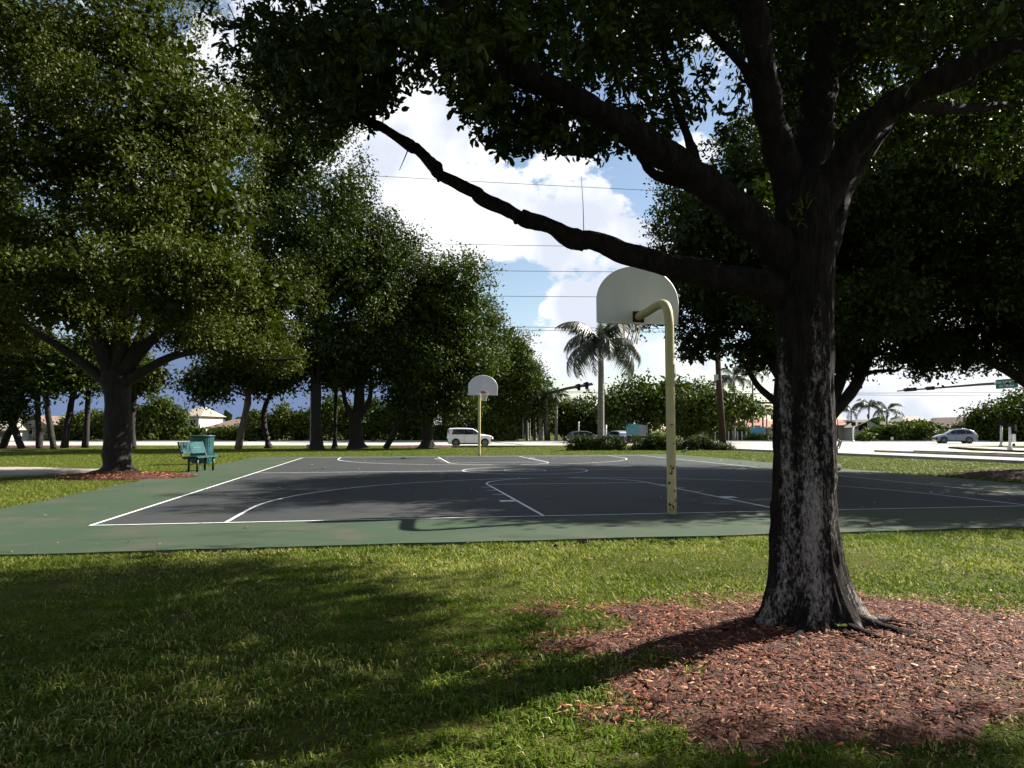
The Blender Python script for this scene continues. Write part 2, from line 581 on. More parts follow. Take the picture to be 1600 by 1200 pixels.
def tag(o, label=None, cat=None, group=None, kind=None):
    if label: o['label'] = label
    if cat: o['category'] = cat
    if group: o['group'] = group
    if kind: o['kind'] = kind
    return o


def thing(name, label, cat, loc=(0, 0, 0), group=None, rz=0.0):
    o = bpy.data.objects.new(name, None)
    o.empty_display_size = .2
    COL.objects.link(o)
    o.location = loc
    o.rotation_euler = (0, 0, rz)
    tag(o, label, cat, group)
    return o


def part(root, name, V, faces, m, rnd=None, smooth_=False, kind=None):
    """mesh given in world coordinates, child of an unrotated root"""
    V = np.asarray(V, float) - np.array(root.location)
    o = obj(name, np_mesh(name, V, faces, rnd, smooth_), m, root)
    if kind: o['kind'] = kind
    return o


def wpart(root, name, mb, m):
    return mb.build(name, m, root, org=root.location)


def crom(pts, n=6):
    pts = np.asarray(pts, float)
    p = np.vstack([2 * pts[0] - pts[1], pts, 2 * pts[-1] - pts[-2]])
    out = []
    for i in range(1, len(p) - 2):
        t = np.linspace(0, 1, n, endpoint=False)[:, None]
        a, b, c, d = p[i - 1], p[i], p[i + 1], p[i + 2]
        out.append(.5 * ((2 * b) + (-a + c) * t + (2 * a - 5 * b + 4 * c - d) * t ** 2 + (-a + 3 * b - 3 * c + d) * t ** 3))
    out.append(p[-2][None])
    return np.vstack(out)


def tube_geo(pts, rad, n=10, cap=True, wob=0.0, seed=0):
    pts = np.asarray(pts, float)
    rad = np.broadcast_to(np.asarray(rad, float), (len(pts),))
    T = np.gradient(pts, axis=0)
    T /= np.linalg.norm(T, axis=1)[:, None] + 1e-9
    ref = np.array([0, 0, 1.0]) if abs(T[0][2]) < .8 else np.array([1.0, 0, 0])
    u = np.cross(ref, T[0]); u /= np.linalg.norm(u)
    V = []
    a = np.linspace(0, 2 * np.pi, n, endpoint=False)
    rg = np.random.default_rng(seed)
    ph = rg.random(6) * 6.28
    for i in range(len(pts)):
        u = u - T[i] * (u @ T[i]); u /= np.linalg.norm(u)
        w = np.cross(T[i], u)
        rr = rad[i] * np.ones(n)
        if wob:
            rr = rr * (1 + wob * (np.sin(2 * a + ph[0] + i * .5) + .7 * np.sin(3 * a + ph[1] - i * .8) + .8 * rg.normal(size=n) * .5))
        V.append(pts[i] + np.outer(rr * np.cos(a), u) + np.outer(rr * np.sin(a), w))
    V = np.vstack(V)
    F = []
    for i in range(len(pts) - 1):
        for j in range(n):
            F.append((i * n + j, i * n + (j + 1) % n, (i + 1) * n + (j + 1) % n, (i + 1) * n + j))
    if cap:
        F.append(tuple(reversed(range(n))))
        F.append(tuple((len(pts) - 1) * n + j for j in range(n)))
    return V, F


def limb_part(root, pts, rad, m='bark_far', n=9, name='limb', res=5, wob=.06, seed=0):
    pts = crom(pts, res)
    rr = np.interp(np.linspace(0, 1, len(pts)), np.linspace(0, 1, len(rad)), rad)
    V, F = tube_geo(pts, rr, n, True, wob, seed)
    mb = MB(); mb.add(V, F, True)
    return wpart(root, name, mb, m)


def unit(a):
    return a / (np.linalg.norm(a, axis=-1, keepdims=True) + 1e-9)


def leaves(C, D, N, size, width=.5, hexa=False, fold=.12):
    """leaf blades: base C, growing along D, face normal about N; returns V, faces"""
    n = len(C)
    D = unit(D)
    S = unit(np.cross(D, N))
    N = np.cross(S, D)
    size = np.broadcast_to(size, (n,))[:, None]
    w = size * width * .5
    f = size * fold
    if hexa:
        b = C
        r1 = C + D * size * .30 + S * w * .80 + N * f
        r2 = C + D * size * .72 + S * w * .95 + N * f
        tip = C + D * size - N * f * .6
        l2 = C + D * size * .72 - S * w * .95 + N * f
        l1 = C + D * size * .30 - S * w * .80 + N * f
        V = np.stack([b, r1, r2, tip, l2, l1], 1).reshape(-1, 3)
        o = np.arange(n)[:, None] * 6
        return V, [np.concatenate([o + np.array([[0, 1, 2, 3]]), o + np.array([[0, 3, 4, 5]])], 1).reshape(-1, 4)]
    r1 = C + D * size * .5 + S * w + N * f
    tip = C + D * size
    l1 = C + D * size * .5 - S * w + N * f
    V = np.stack([C, r1, tip, l1], 1).reshape(-1, 3)
    o = np.arange(n)[:, None] * 4
    return V, [np.concatenate([o + np.array([[0, 1, 2]]), o + np.array([[0, 2, 3]])], 1).reshape(-1, 3)]


def rnd2(n, per=2, power=1.6, rg=rng):
    return np.repeat(rg.random(n) ** power, per)


def sphere_dirs(n, rg):
    v = rg.normal(size=(n, 3))
    return unit(v)


def crown_points(lobes, dens, rg, inner=.55):
    """clump centres spread through the outer part of a set of ellipsoids (centre, radii)"""
    C = []; O = []
    for c, r in lobes:
        area = (r[0] * r[1] + r[0] * r[2] + r[1] * r[2]) / 3 * 12.57
        n = max(8, int(area * dens))
        d = sphere_dirs(n, rg)
        f = 1 - (1 - inner) * rg.random(n) ** 1.4
        f *= 1 + .10 * rg.normal(size=n)
        p = np.asarray(c) + d * np.asarray(r) * f[:, None]
        C.append(p); O.append(d)
    return np.vstack(C), np.vstack(O)


def crown_leaves(lobes, dens, per, size, clump, rg, holes=.3, width=.55, core=1.0, bumps=11):
    sub = []
    for c, r in lobes:
        r = np.asarray(r, float)
        sub.append((c, r * .80))
        for d in sphere_dirs(bumps, rg):
            q = .24 + .20 * rg.random()
            sub.append((np.asarray(c) + d * r * (.74 + .24 * rg.random()), r * q * 1.12))
    C, O = crown_points(sub, dens * .62, rg)
    sc_ = 1.0 / (clump * 5)
    nz = vnoise(C[:, 0] * sc_ + 5, C[:, 2] * sc_ + C[:, 1] * sc_ * .7)
    keep = nz > holes * rg.random(len(C)) + .16
    C, O = C[keep], O[keep]
    n = len(C) * per
    Ci = np.repeat(C, per, 0); Oi = np.repeat(O, per, 0)
    pos = Ci + rg.normal(size=(n, 3)) * clump * np.array([1, 1, .7])
    D = Oi * .5 + rg.normal(size=(n, 3)) * .7 + np.array([0, 0, -.25])
    N = rg.normal(size=(n, 3)) * .48 + Oi * .85 + np.repeat(rg.normal(size=(len(C), 3)) * .35, per, 0) + np.array([0, 0, .40])
    sz = size * (.65 + .7 * rg.random(n))
    V, F = leaves(pos, D, N, sz, width)
    tone = np.repeat(rg.random(len(C)), per) * .55 + rg.random(n) * .45
    tone = np.repeat(tone ** 1.3, 2)
    if core:
        # oversized filler leaves added to block light, darker tones painting the inner shade
        cp = []
        for c, r in lobes:
            r = np.asarray(r, float)
            area = (r[0] * r[1] + r[0] * r[2] + r[1] * r[2]) / 3 * 12.57
            k = max(6, int(area * core * .75 / (size * 2.6) ** 2))
            cp.append(np.asarray(c) + sphere_dirs(k, rg) * r * (.12 + .54 * rg.random((k, 1)) ** .7))
        cp = np.vstack(cp); k = len(cp)
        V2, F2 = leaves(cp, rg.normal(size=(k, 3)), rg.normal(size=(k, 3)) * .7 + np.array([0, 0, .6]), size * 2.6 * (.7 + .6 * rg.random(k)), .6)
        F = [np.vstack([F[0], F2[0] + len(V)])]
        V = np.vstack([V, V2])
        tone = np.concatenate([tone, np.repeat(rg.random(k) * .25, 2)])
    return V, F, tone


def px_lobes(L, Y, squash=1.0):
    out = []
    for l in L:
        px, py, rx, ry = l[:4]
        dy = l[4] if len(l) > 4 else 0
        y = Y + dy
        k = y / FPX
        out.append((P(px, py, y), np.array([rx * k, (rx + ry) / 2 * k * squash, ry * k])))
    return out


def ground_z(x, y):
    x = np.asarray(x, float); y = np.asarray(y, float)
    d1 = y - 61.0
    # side street edge: from (15.8,51) to (22.1,30.7), signed distance to the right of it
    nx, ny = 20.3, 6.3
    l = math.hypot(nx, ny)
    d2 = ((x - 15.8) * nx + (y - 51) * ny) / l
    s = np.maximum(d1, d2)
    z = -.30 * smooth(-6.0, -.2, s)
    # soft rise round the near tree
    q = np.hypot((x - 2.0) / 2.2, (y - 4.2) / 1.7)
    z = z + .07 * (1 - smooth(.1, 1.0, q))
    return z


TREE_N = [0]


def tree(name, label, Y, trunk, lobes, size, dens, per, clump, m='leaf_dark', bark='bark_far', limbs=(), base=None, holes=.3, group=None, squash=1.0, auto=6, sides=12):
    """trunk and limbs: lists of (px, py, radius_px) at depth Y; lobes in pixels at depth Y"""
    TREE_N[0] += 1
    rg = np.random.default_rng(100 + TREE_N[0])
    b = P(trunk[0][0], trunk[0][1], Y)
    b[2] = float(ground_z(b[0], b[1])) - .02
    root = thing(name, label, 'tree', b, group)
    k = Y / FPX
    pts = [b] + [P(t[0], t[1], Y + (t[3] if len(t) > 3 else 0)) for t in trunk[1:]]
    rad = [t[2] * k for t in trunk]
    pp = crom(pts, 6)
    rr = np.interp(np.linspace(0, 1, len(pp)), np.linspace(0, 1, len(rad)), rad)
    V, F = tube_geo(pp, rr, sides, True, .07, TREE_N[0])
    mb = MB(); mb.add(V, F, True)
    wpart(root, 'trunk', mb, bark)
    top = pts[-1]
    lb = px_lobes(lobes, Y, squash)
    for i, l in enumerate(limbs):
        limb_part(root, [P(t[0], t[1], Y + (t[3] if len(t) > 3 else 0)) for t in l], [t[2] * k * .75 for t in l], bark, seed=i)
    for i, (c, r) in enumerate(lb[:auto]):
        mid = top * .5 + c * .5 + rg.normal(size=3) * .06 * np.linalg.norm(c - top) + np.array([0, 0, .05 * np.linalg.norm(c - top)])
        limb_part(root, [pts[-2] * .3 + top * .7, mid, c], [rad[-1] * .5, rad[-1] * .32, rad[-1] * .10], bark, n=7, seed=i)
    V, F, r = crown_leaves(lb, dens, per, size, clump, rg, holes, core=1.7)
    part(root, 'crown', V, F, m, r, kind='stuff')
    return root


# ------------------------------------------------------------------ the setting: ground, court, roads
CA = R(9.75)
C0 = np.array([2.246, 10.252])
CU = np.array([math.cos(CA), math.sin(CA)])
CV = np.array([-math.sin(CA), math.cos(CA)])
CLEN = 22.0
HW = 7.62


def court(u, v, z=0.0):
    p = C0 + CU * u + CV * v
    return (p[0], p[1], z)


def court_uv(x, y):
    dx, dy = x - C0[0], y - C0[1]
    return dx * CU[0] + dy * CU[1], dx * CV[0] + dy * CV[1]


BL, BR, BN, BF = -9.75, 9.9, -2.05, CLEN + 1.6      # edges of the green slab
xs = np.concatenate([np.linspace(-1500, -130, 10), np.linspace(-120, -30, 24), np.linspace(-28, 40, 137), np.linspace(44, 130, 24), np.linspace(150, 1500, 10)])
ys = np.concatenate([np.linspace(-300, -20, 8), np.linspace(-15, 66, 163), np.linspace(70, 140, 15), np.linspace(170, 2500, 14)])
XX, YY = np.meshgrid(xs, ys)
ZZ = ground_z(XX, YY) + (fbm(XX * .9, YY * .9) - .5) * .05 * (np.hypot(XX, YY) < 60)
U, W = court_uv(XX, YY)
inc = (U > BL - .45) & (U < BR + .45) & (W > BN - .45) & (W < BF + .45)
ZZ = np.where(inc, -.09, ZZ - .03)
nx_, ny_ = len(xs), len(ys)
ii = (np.arange(ny_ - 1)[:, None] * nx_ + np.arange(nx_ - 1)[None]).ravel()
gme = np_mesh('ground', np.stack([XX, YY, ZZ], -1).reshape(-1, 3), [np.stack([ii, ii + 1, ii + nx_ + 1, ii + nx_], 1)], smooth_=True)
tag(obj('ground', gme, 'ground'), kind='structure')

# green slab with a real edge, slate playing surface laid on it
def wavy_rect(u0, u1, v0, v1, step=.35, amp=.03):
    out = []
    for (a, b) in (((u0, v0), (u1, v0)), ((u1, v0), (u1, v1)), ((u1, v1), (u0, v1)), ((u0, v1), (u0, v0))):
        L_ = math.hypot(b[0] - a[0], b[1] - a[1]); n = max(2, int(L_ / step))
        for i in range(n):
            t = i / n
            uu, vv = a[0] + (b[0] - a[0]) * t, a[1] + (b[1] - a[1]) * t
            e = (float(fbm(np.array(uu * 1.7 + 3), np.array(vv * 1.7))) - .5) * 2 * amp
            if a[1] == b[1]: vv += e
            else: uu += e
            out.append((uu, vv))
    return out


mb = MB()
mb.prism([court(u, v, -.12) for u, v in wavy_rect(BL, BR, BN, BF, amp=.10)], (0, 0, .12))
slab = tag(mb.build('court_slab', 'court_green'), kind='structure')


def ribbon(mb, pts, w, z=.008, closed=False):
    pts = [np.array(p, float) for p in pts]
    n = len(pts)
    lft, rgt = [], []
    for i in range(n):
        a = pts[(i - 1) % n] if (closed or i > 0) else pts[i]
        b = pts[(i + 1) % n] if (closed or i < n - 1) else pts[i]
        t = (b - a) / np.linalg.norm(b - a)
        nn = np.array([-t[1], t[0]])
        lft.append(pts[i] + nn * w / 2); rgt.append(pts[i] - nn * w / 2)
    V = [court(p[0], p[1], z) for p in lft + rgt]
    m_ = n if closed else n - 1
    mb.add(V, [(i, n + i, n + (i + 1) % n, (i + 1) % n) for i in range(m_)])


mb = MB()
mb.add([court(-HW, 0, .004), court(HW, 0, .004), court(HW, CLEN, .004), court(-HW, CLEN, .004)], [(0, 1, 2, 3)])
mb.build('court_surface', 'court_blue', slab)


def line(name, pts, w=.05, closed=False, z=.008):
    m_ = MB(); ribbon(m_, pts, w, z, closed)
    return m_.build(name, 'line', slab)


line('baseline', [(-HW - .02, 0), (HW + .02, 0)])
line('baseline', [(-HW - .02, CLEN), (HW + .02, CLEN)])
line('sideline', [(-HW, .026), (-HW, CLEN - .026)])
line('sideline', [(HW, .026), (HW, CLEN - .026)])
line('half_court_line', [(-HW + .03, CLEN / 2), (-1.86, CLEN / 2)])
line('half_court_line', [(-1.80, CLEN / 2), (-.64, CLEN / 2)])
line('half_court_line', [(-.58, CLEN / 2), (.58, CLEN / 2)])
line('half_court_line', [(.64, CLEN / 2), (1.80, CLEN / 2)])
line('half_court_line', [(1.86, CLEN / 2), (HW - .03, CLEN / 2)])
for r_ in (1.83, .61):
    line('center_circle', [(r_ * math.cos(a), CLEN / 2 + r_ * math.sin(a)) for a in np.linspace(0, 2 * math.pi, 64, endpoint=False)], .05, True)
for e in (0, 1):
    f = (lambda v: v) if e == 0 else (lambda v: CLEN - v)
    FT = 5.8
    line('lane_line', [(-1.83, f(.03)), (-1.83, f(FT))])
    line('lane_line', [(1.83, f(.03)), (1.83, f(FT))])
    line('free_throw_line', [(-1.80, f(FT - .03)), (1.80, f(FT - .03))])
    line('free_throw_circle', [(1.83 * math.cos(a), f(FT + 1.83 * math.sin(a))) for a in np.linspace(.01, math.pi - .01, 40)])
    rr3 = 6.02; hv = 1.6
    line('three_point_line', [(-rr3, f(.03)), (-rr3, f(hv))] + [(-rr3 * math.cos(a), f(hv + rr3 * math.sin(a))) for a in np.linspace(.03, math.pi - .03, 70)] + [(rr3, f(hv)), (rr3, f(.03))])
    for k, vv in enumerate((2.15, 3.35, 4.25, 5.05)):
        for sgn in (-1, 1):
            w_ = .25 if k == 0 else .05
            line('lane_mark', [(sgn * 1.86, f(vv)), (sgn * (2.06 if k else 2.12), f(vv))], w_)

# roads
Z_ROAD = -.25
mb = MB()
e0, e1 = np.array([15.8, 51.0]), np.array([22.1, 30.7])
ed = (e1 - e0) / np.linalg.norm(e1 - e0)
near_end = e0 + ed * 70
wdt = 15.5
mb.add([(-400, 61, Z_ROAD), (400, 61, Z_ROAD), (400, 90, Z_ROAD), (-400, 90, Z_ROAD)], [(0, 1, 2, 3)])
pl = [(near_end[0], near_end[1]), (near_end[0] + wdt, near_end[1]), (e0[0] + wdt + 1, e0[1] - 1), (e0[0] + wdt + 3, e0[1] + 5), (e0[0] + wdt + 9, 60.99), (e0[0] - 9, 60.99), (e0[0] - 3, e0[1] + 6.5), (e0[0], e0[1])]
mb.add([(x, y, Z_ROAD) for x, y in pl], [tuple(range(len(pl)))])
road = tag(mb.build('road', 'road'), kind='structure')


def kerb(name, pts, w=.18, z0=-.32, z1=-.12, m='kerb'):
    for a, b in zip(pts[:-1], pts[1:]):
        a = np.array(a, float); b = np.array(b, float)
        t = (b - a) / np.linalg.norm(b - a); n = np.array([-t[1], t[0]]) * w / 2
        m_ = MB()
        m_.prism([(*(a + n), z0), (*(a - n), z0), (*(b - n), z0), (*(b + n), z0)], (0, 0, z1 - z0))
        m_.build(name, m, road)


kerb('kerb', [(-200, 60.9), (-60, 60.9), (-20, 60.9), (5.5, 60.9)])
kerb('kerb', [tuple(near_end), tuple(e1), tuple(e0), (e0[0] - 3, e0[1] + 6.5), (6.0, 60.9)])
kerb('kerb', [(-200, 90.1), (-30, 90.1), (30, 90.1), (200, 90.1)], .3)
# median of the side street: kerbed strip of turf
m0 = np.array([24.0, 47.0]); m1 = m0 + ed * 40
nn = np.array([-ed[1], ed[0]])
mb = MB()
mb.prism([(*(m0 + nn * .15), -.26), (*(m0 - nn * .15), -.26), (*(m1 - nn * .55), -.26), (*(m1 + nn * .55), -.26)], (0, 0, .14))
mb.build('median_kerb', 'kerb', road)
mb = MB()
q0 = m0 + ed * 3
mb.prism([(*(q0 + nn * .05), -.125), (*(q0 - nn * .05), -.125), (*(m1 - nn * .40), -.125), (*(m1 + nn * .40), -.125)], (0, 0, .06))
mb.build('median_turf', 'ground', road)
# far corner verge with pavement
cx = e0[0] + wdt
mb = MB()
vp = [(cx + 1.2, 49.5), (cx + 3.3, 56.5), (cx + 9.5, 60.7), (300, 60.7), (300, -10), (near_end[0] + wdt + .2, -10)]
mb.prism([(x, y, -.30) for x, y in vp], (0, 0, .17))
tag(mb.build('corner_verge', 'ground'), kind='structure')
mb = MB()
mb.prism([(cx + 1.5, 46, -.128), (cx + 4.2, 46, -.128), (cx + 6, 56, -.128), (cx + 3.6, 56, -.128)], (0, 0, .012))
tag(mb.build('pavement', 'concrete'), kind='structure')
# lane markings: broken lines and a stop bar
for x0 in np.arange(-60, 60, 9.0):
    for yy in (68.2, 82.4):
        m_ = MB(); m_.add([(x0, yy, Z_ROAD + .005), (x0 + 3, yy, Z_ROAD + .005), (x0 + 3, yy + .13, Z_ROAD + .005), (x0, yy + .13, Z_ROAD + .005)], [(0, 1, 2, 3)])
        m_.build('lane_marking', 'white', road)
m_ = MB(); s0 = e0 + nn * -.6 + ed * -1
m_.add([(17.3, 53.2, Z_ROAD + .005), (23.6, 55.2, Z_ROAD + .005), (23.5, 55.7, Z_ROAD + .005), (17.2, 53.7, Z_ROAD + .005)], [(0, 1, 2, 3)])
m_.build('stop_bar', 'white', road)
# sand patch on the left
mb = MB()
c_ = G(-40, 738)
poly = []
for a in np.linspace(0, 2 * math.pi, 40, endpoint=False):
    q = 1 + .12 * math.sin(3 * a + 1) + .07 * math.sin(5 * a)
    poly.append((c_[0] + 3.3 * q * math.cos(a), c_[1] + 2.4 * q * math.sin(a), -.06))
mb.prism(poly, (0, 0, .085))
tag(mb.build('sand_patch', 'sand'), kind='structure')

# ------------------------------------------------------------------ near tree
nb = G(1268, 985)
nb[2] = .04
YN = float(nb[1])
near = thing('tree', 'large near tree with rough lichen streaked trunk standing in the mulch bed', 'tree', (nb[0], nb[1], 0.0))


def near_trunk():
    k = YN / FPX
    path = [(1270, 1000), (1268, 960), (1262, 900), (1258, 820), (1257, 700), (1256, 560), (1256, 450), (1257, 380), (1258, 330), (1260, 290), (1261, 262)]
    rad = [84, 66, 52, 45.5, 43, 41, 40, 42, 45, 40, 18]
    pts = crom([P(a, b, YN) for a, b in path], 16)
    rr = np.interp(np.linspace(0, 1, len(pts)), np.linspace(0, 1, len(rad)), rad) * k
    n = 110
    a = np.linspace(0, 2 * np.pi, n, endpoint=False)
    V = []
    for i, p in enumerate(pts):
        h = max(0.0, p[2])
        fl = math.exp(-h / .22)
        butt = fl * (.30 * np.maximum(0, np.cos(1.0 * (a - 3.2))) ** 6 + .42 * np.maximum(0, np.cos(a - 5.85)) ** 5 + .22 * np.maximum(0, np.cos(a - 4.45)) ** 10
                     + .30 * np.maximum(0, np.cos(a - 1.2)) ** 6 + .12 * np.cos(7 * a + 1))
        ridg = .050 * (vnoise(a / (2 * np.pi) * 64, np.full(n, h * 4.2)) - .5) * 2 + .030 * (vnoise(a / (2 * np.pi) * 64 * 2, np.full(n, h * 11 + 9)) - .5) * 2
        big = .045 * np.sin(2 * a + h * .9 + 1) + .03 * np.sin(3 * a - h * 1.7)
        r = rr[i] * (1 + butt + ridg + big)
        V.append(np.stack([p[0] + r * np.cos(a), p[1] + r * np.sin(a), np.full(n, p[2])], 1))
    V = np.vstack(V)
    i0 = (np.arange(len(pts) - 1)[:, None] * n + np.arange(n)[None]).ravel()
    i1 = (np.arange(len(pts) - 1)[:, None] * n + (np.arange(n)[None] + 1) % n).ravel()
    part(near, 'trunk', V, [np.stack([i0, i1, i1 + n, i0 + n], 1)], 'bark_near', smooth_=True)


near_trunk()


def nlimb(path, n=18, seed=0, wob=.075, name='limb', res=12):
    k = 1 / FPX
    pts = [P(a, b, YN + d) for a, b, r, d in path]
    rad = [r * .78 * (YN + d) * k for a, b, r, d in path]
    return limb_part(near, pts, rad, 'bark_limb', n, name, res, wob, seed)


# low bare limb reaching left
nlimb([(1245, 470, 34, .0), (1190, 446, 31, .0), (1130, 434, 27, .05), (1060, 418, 25, .1), (985, 398, 21, .15), (925, 376, 20, .2), (897, 374, 21, .2), (860, 354, 16, .2), (817, 341, 16, .25),
       (803, 334, 13, .25), (750, 308, 14, .3), (742, 300, 12, .3), (690, 275, 12, .35), (680, 262, 13, .35), (655, 236, 11, .4), (638, 226, 12, .4), (605, 204, 9, .4), (575, 190, 9, .4), (530, 180, 6, .4), (480, 170, 4, .35)], seed=1, wob=.085, res=7, n=18)
# knuckles where shoots were pruned
for i, (a, b, c, d, r) in enumerate([(912, 372, 902, 386, 10), (806, 336, 806, 350, 8), (742, 304, 752, 296, 6), (690, 274, 684, 284, 6), (1012, 398, 1014, 386, 5), (640, 228, 650, 224, 5)]):
    nlimb([(a, b, r, .2), ((a + c) / 2, (b + d) / 2, r * .9, .2), (c, d, r * .45, .2)], 8, 20 + i, .05, 'knot', 3)
# upper left limb
nlimb([(1250, 420, 40, .0), (1200, 372, 37, -.05), (1150, 325, 33, -.1), (1095, 280, 30, -.2), (1030, 235, 29, -.3), (960, 190, 28, -.4), (890, 150, 24, -.5), (820, 108, 20, -.6), (755, 62, 17, -.7), (700, 10, 15, -.8), (650, -60, 12, -.9), (590, -150, 9, -1)], seed=2)
nlimb([(880, 150, 18, -.4), (810, 125, 14, -.3), (730, 105, 11, -.2), (640, 70, 8, 0), (540, 55, 6, .3), (440, 50, 4, .6), (350, 40, 3, .8)], 10, 3)
nlimb([(1115, 300, 17, -.1), (1075, 288, 13, .0), (1030, 276, 10, .1), (1012, 262, 9, .15), (998, 240, 7, .2), (980, 215, 5, .3), (950, 190, 4, .4)], 10, 4)
nlimb([(1090, 260, 12, -.1), (1075, 215, 9, .1), (1055, 160, 7, .3), (1040, 90, 6, .5), (1020, 20, 4, .7)], 9, 5)
# central limbs
nlimb([(1250, 350, 36, .05), (1228, 270, 33, .0), (1205, 190, 29, -.1), (1188, 90, 28, -.2), (1178, 0, 25, -.3), (1170, -120, 20, -.5), (1150, -300, 13, -.7)], seed=6)
nlimb([(1190, 150, 14, -.1), (1155, 95, 10, .0), (1110, 50, 8, .1), (1085, 20, 6, .2), (1060, -40, 4, .3)], 9, 7)
nlimb([(1185, 60, 12, -.2), (1150, 10, 9, -.1), (1120, -50, 7, 0)], 9, 8)
nlimb([(1262, 320, 38, .2), (1272, 220, 36, .4), (1282, 120, 34, .6), (1288, 20, 30, .8), (1295, -120, 24, 1.0), (1300, -300, 15, 1.2)], seed=9)
nlimb([(1280, 160, 22, .6), (1330, 70, 19, .7), (1350, -10, 16, .8), (1365, -120, 12, .9)], 12, 10)
# right limbs
nlimb([(1275, 345, 34, .0), (1310, 265, 31, -.1), (1350, 205, 29, -.2), (1410, 155, 27, -.3), (1490, 115, 25, -.4), (1600, 62, 22, -.5), (1720, 0, 17, -.6), (1850, -80, 11, -.7)], seed=11)
nlimb([(1290, 400, 24, .15), (1312, 315, 21, .3), (1345, 250, 18, .5), (1385, 195, 15, .7), (1440, 150, 13, .9), (1530, 120, 10, 1.2), (1640, 90, 7, 1.5)], 12, 12)
nlimb([(1400, 165, 15, -.25), (1480, 170, 11, .0), (1560, 165, 8, .3), (1640, 150, 6, .6)], 10, 13)
limb_part(near, [P(1600, 62, YN - .5), np.array([4.6, 4.6, 5.2]), np.array([7.0, 5.6, 6.2]), np.array([9.6, 6.2, 6.6])], [.07, .06, .045, .02], 'bark_limb', 10, 'limb', 6, .06, 77)
# dry shoots on the bare limb
for i, p in enumerate([[(912, 362, .9, .2), (911, 320, .7, .2), (908, 275, .4, .2)], [(848, 358, 1.3, .2), (835, 358, .9, .2), (824, 357, .6, .2)], [(637, 235, 1.4, .4), (630, 252, 1.0, .4), (624, 266, .6, .4)], [(598, 200, 1.5, .4), (600, 160, 1.1, .4), (607, 120, .8, .35)]]):
    nlimb(p, 5, 40 + i, 0, 'twig', 3)
# surface roots in the mulch
for i, p in enumerate([[(1.0, -.05), (.30, -.24), (.50, -.42), (.66, -.50), (.92, -.74)], [(0, 0), (.05, -.35), (.10, -.6), (.24, -.95), (.3, -1.2)], [(0, 0), (-.25, -.4), (-.45, -.75), (-.52, -1.1)],
                       [(0, 0), (-.4, -.1), (-.75, -.25), (-1.1, -.3)], [(0, 0), (.2, -.4), (.5, -.72), (.75, -1.15)], [(0, 0), (.32, -.06), (.55, -.16), (.8, -.13)]]):
    if i == 0: p = [(.05, -.05)] + p[1:]
    pts = [np.array([nb[0] + a, nb[1] + b, float(ground_z(nb[0] + a, nb[1] + b)) + (.010 if j else .05) - .012 * j]) for j, (a, b) in enumerate(p)]
    th = [.075, .040, .026, .016, .006] if i in (0, 5) else [.05, .018, .012, .008, .004]
    limb_part(near, pts, th[:len(p)], 'bark_near', 9, 'root', 6, .12, 60 + i)


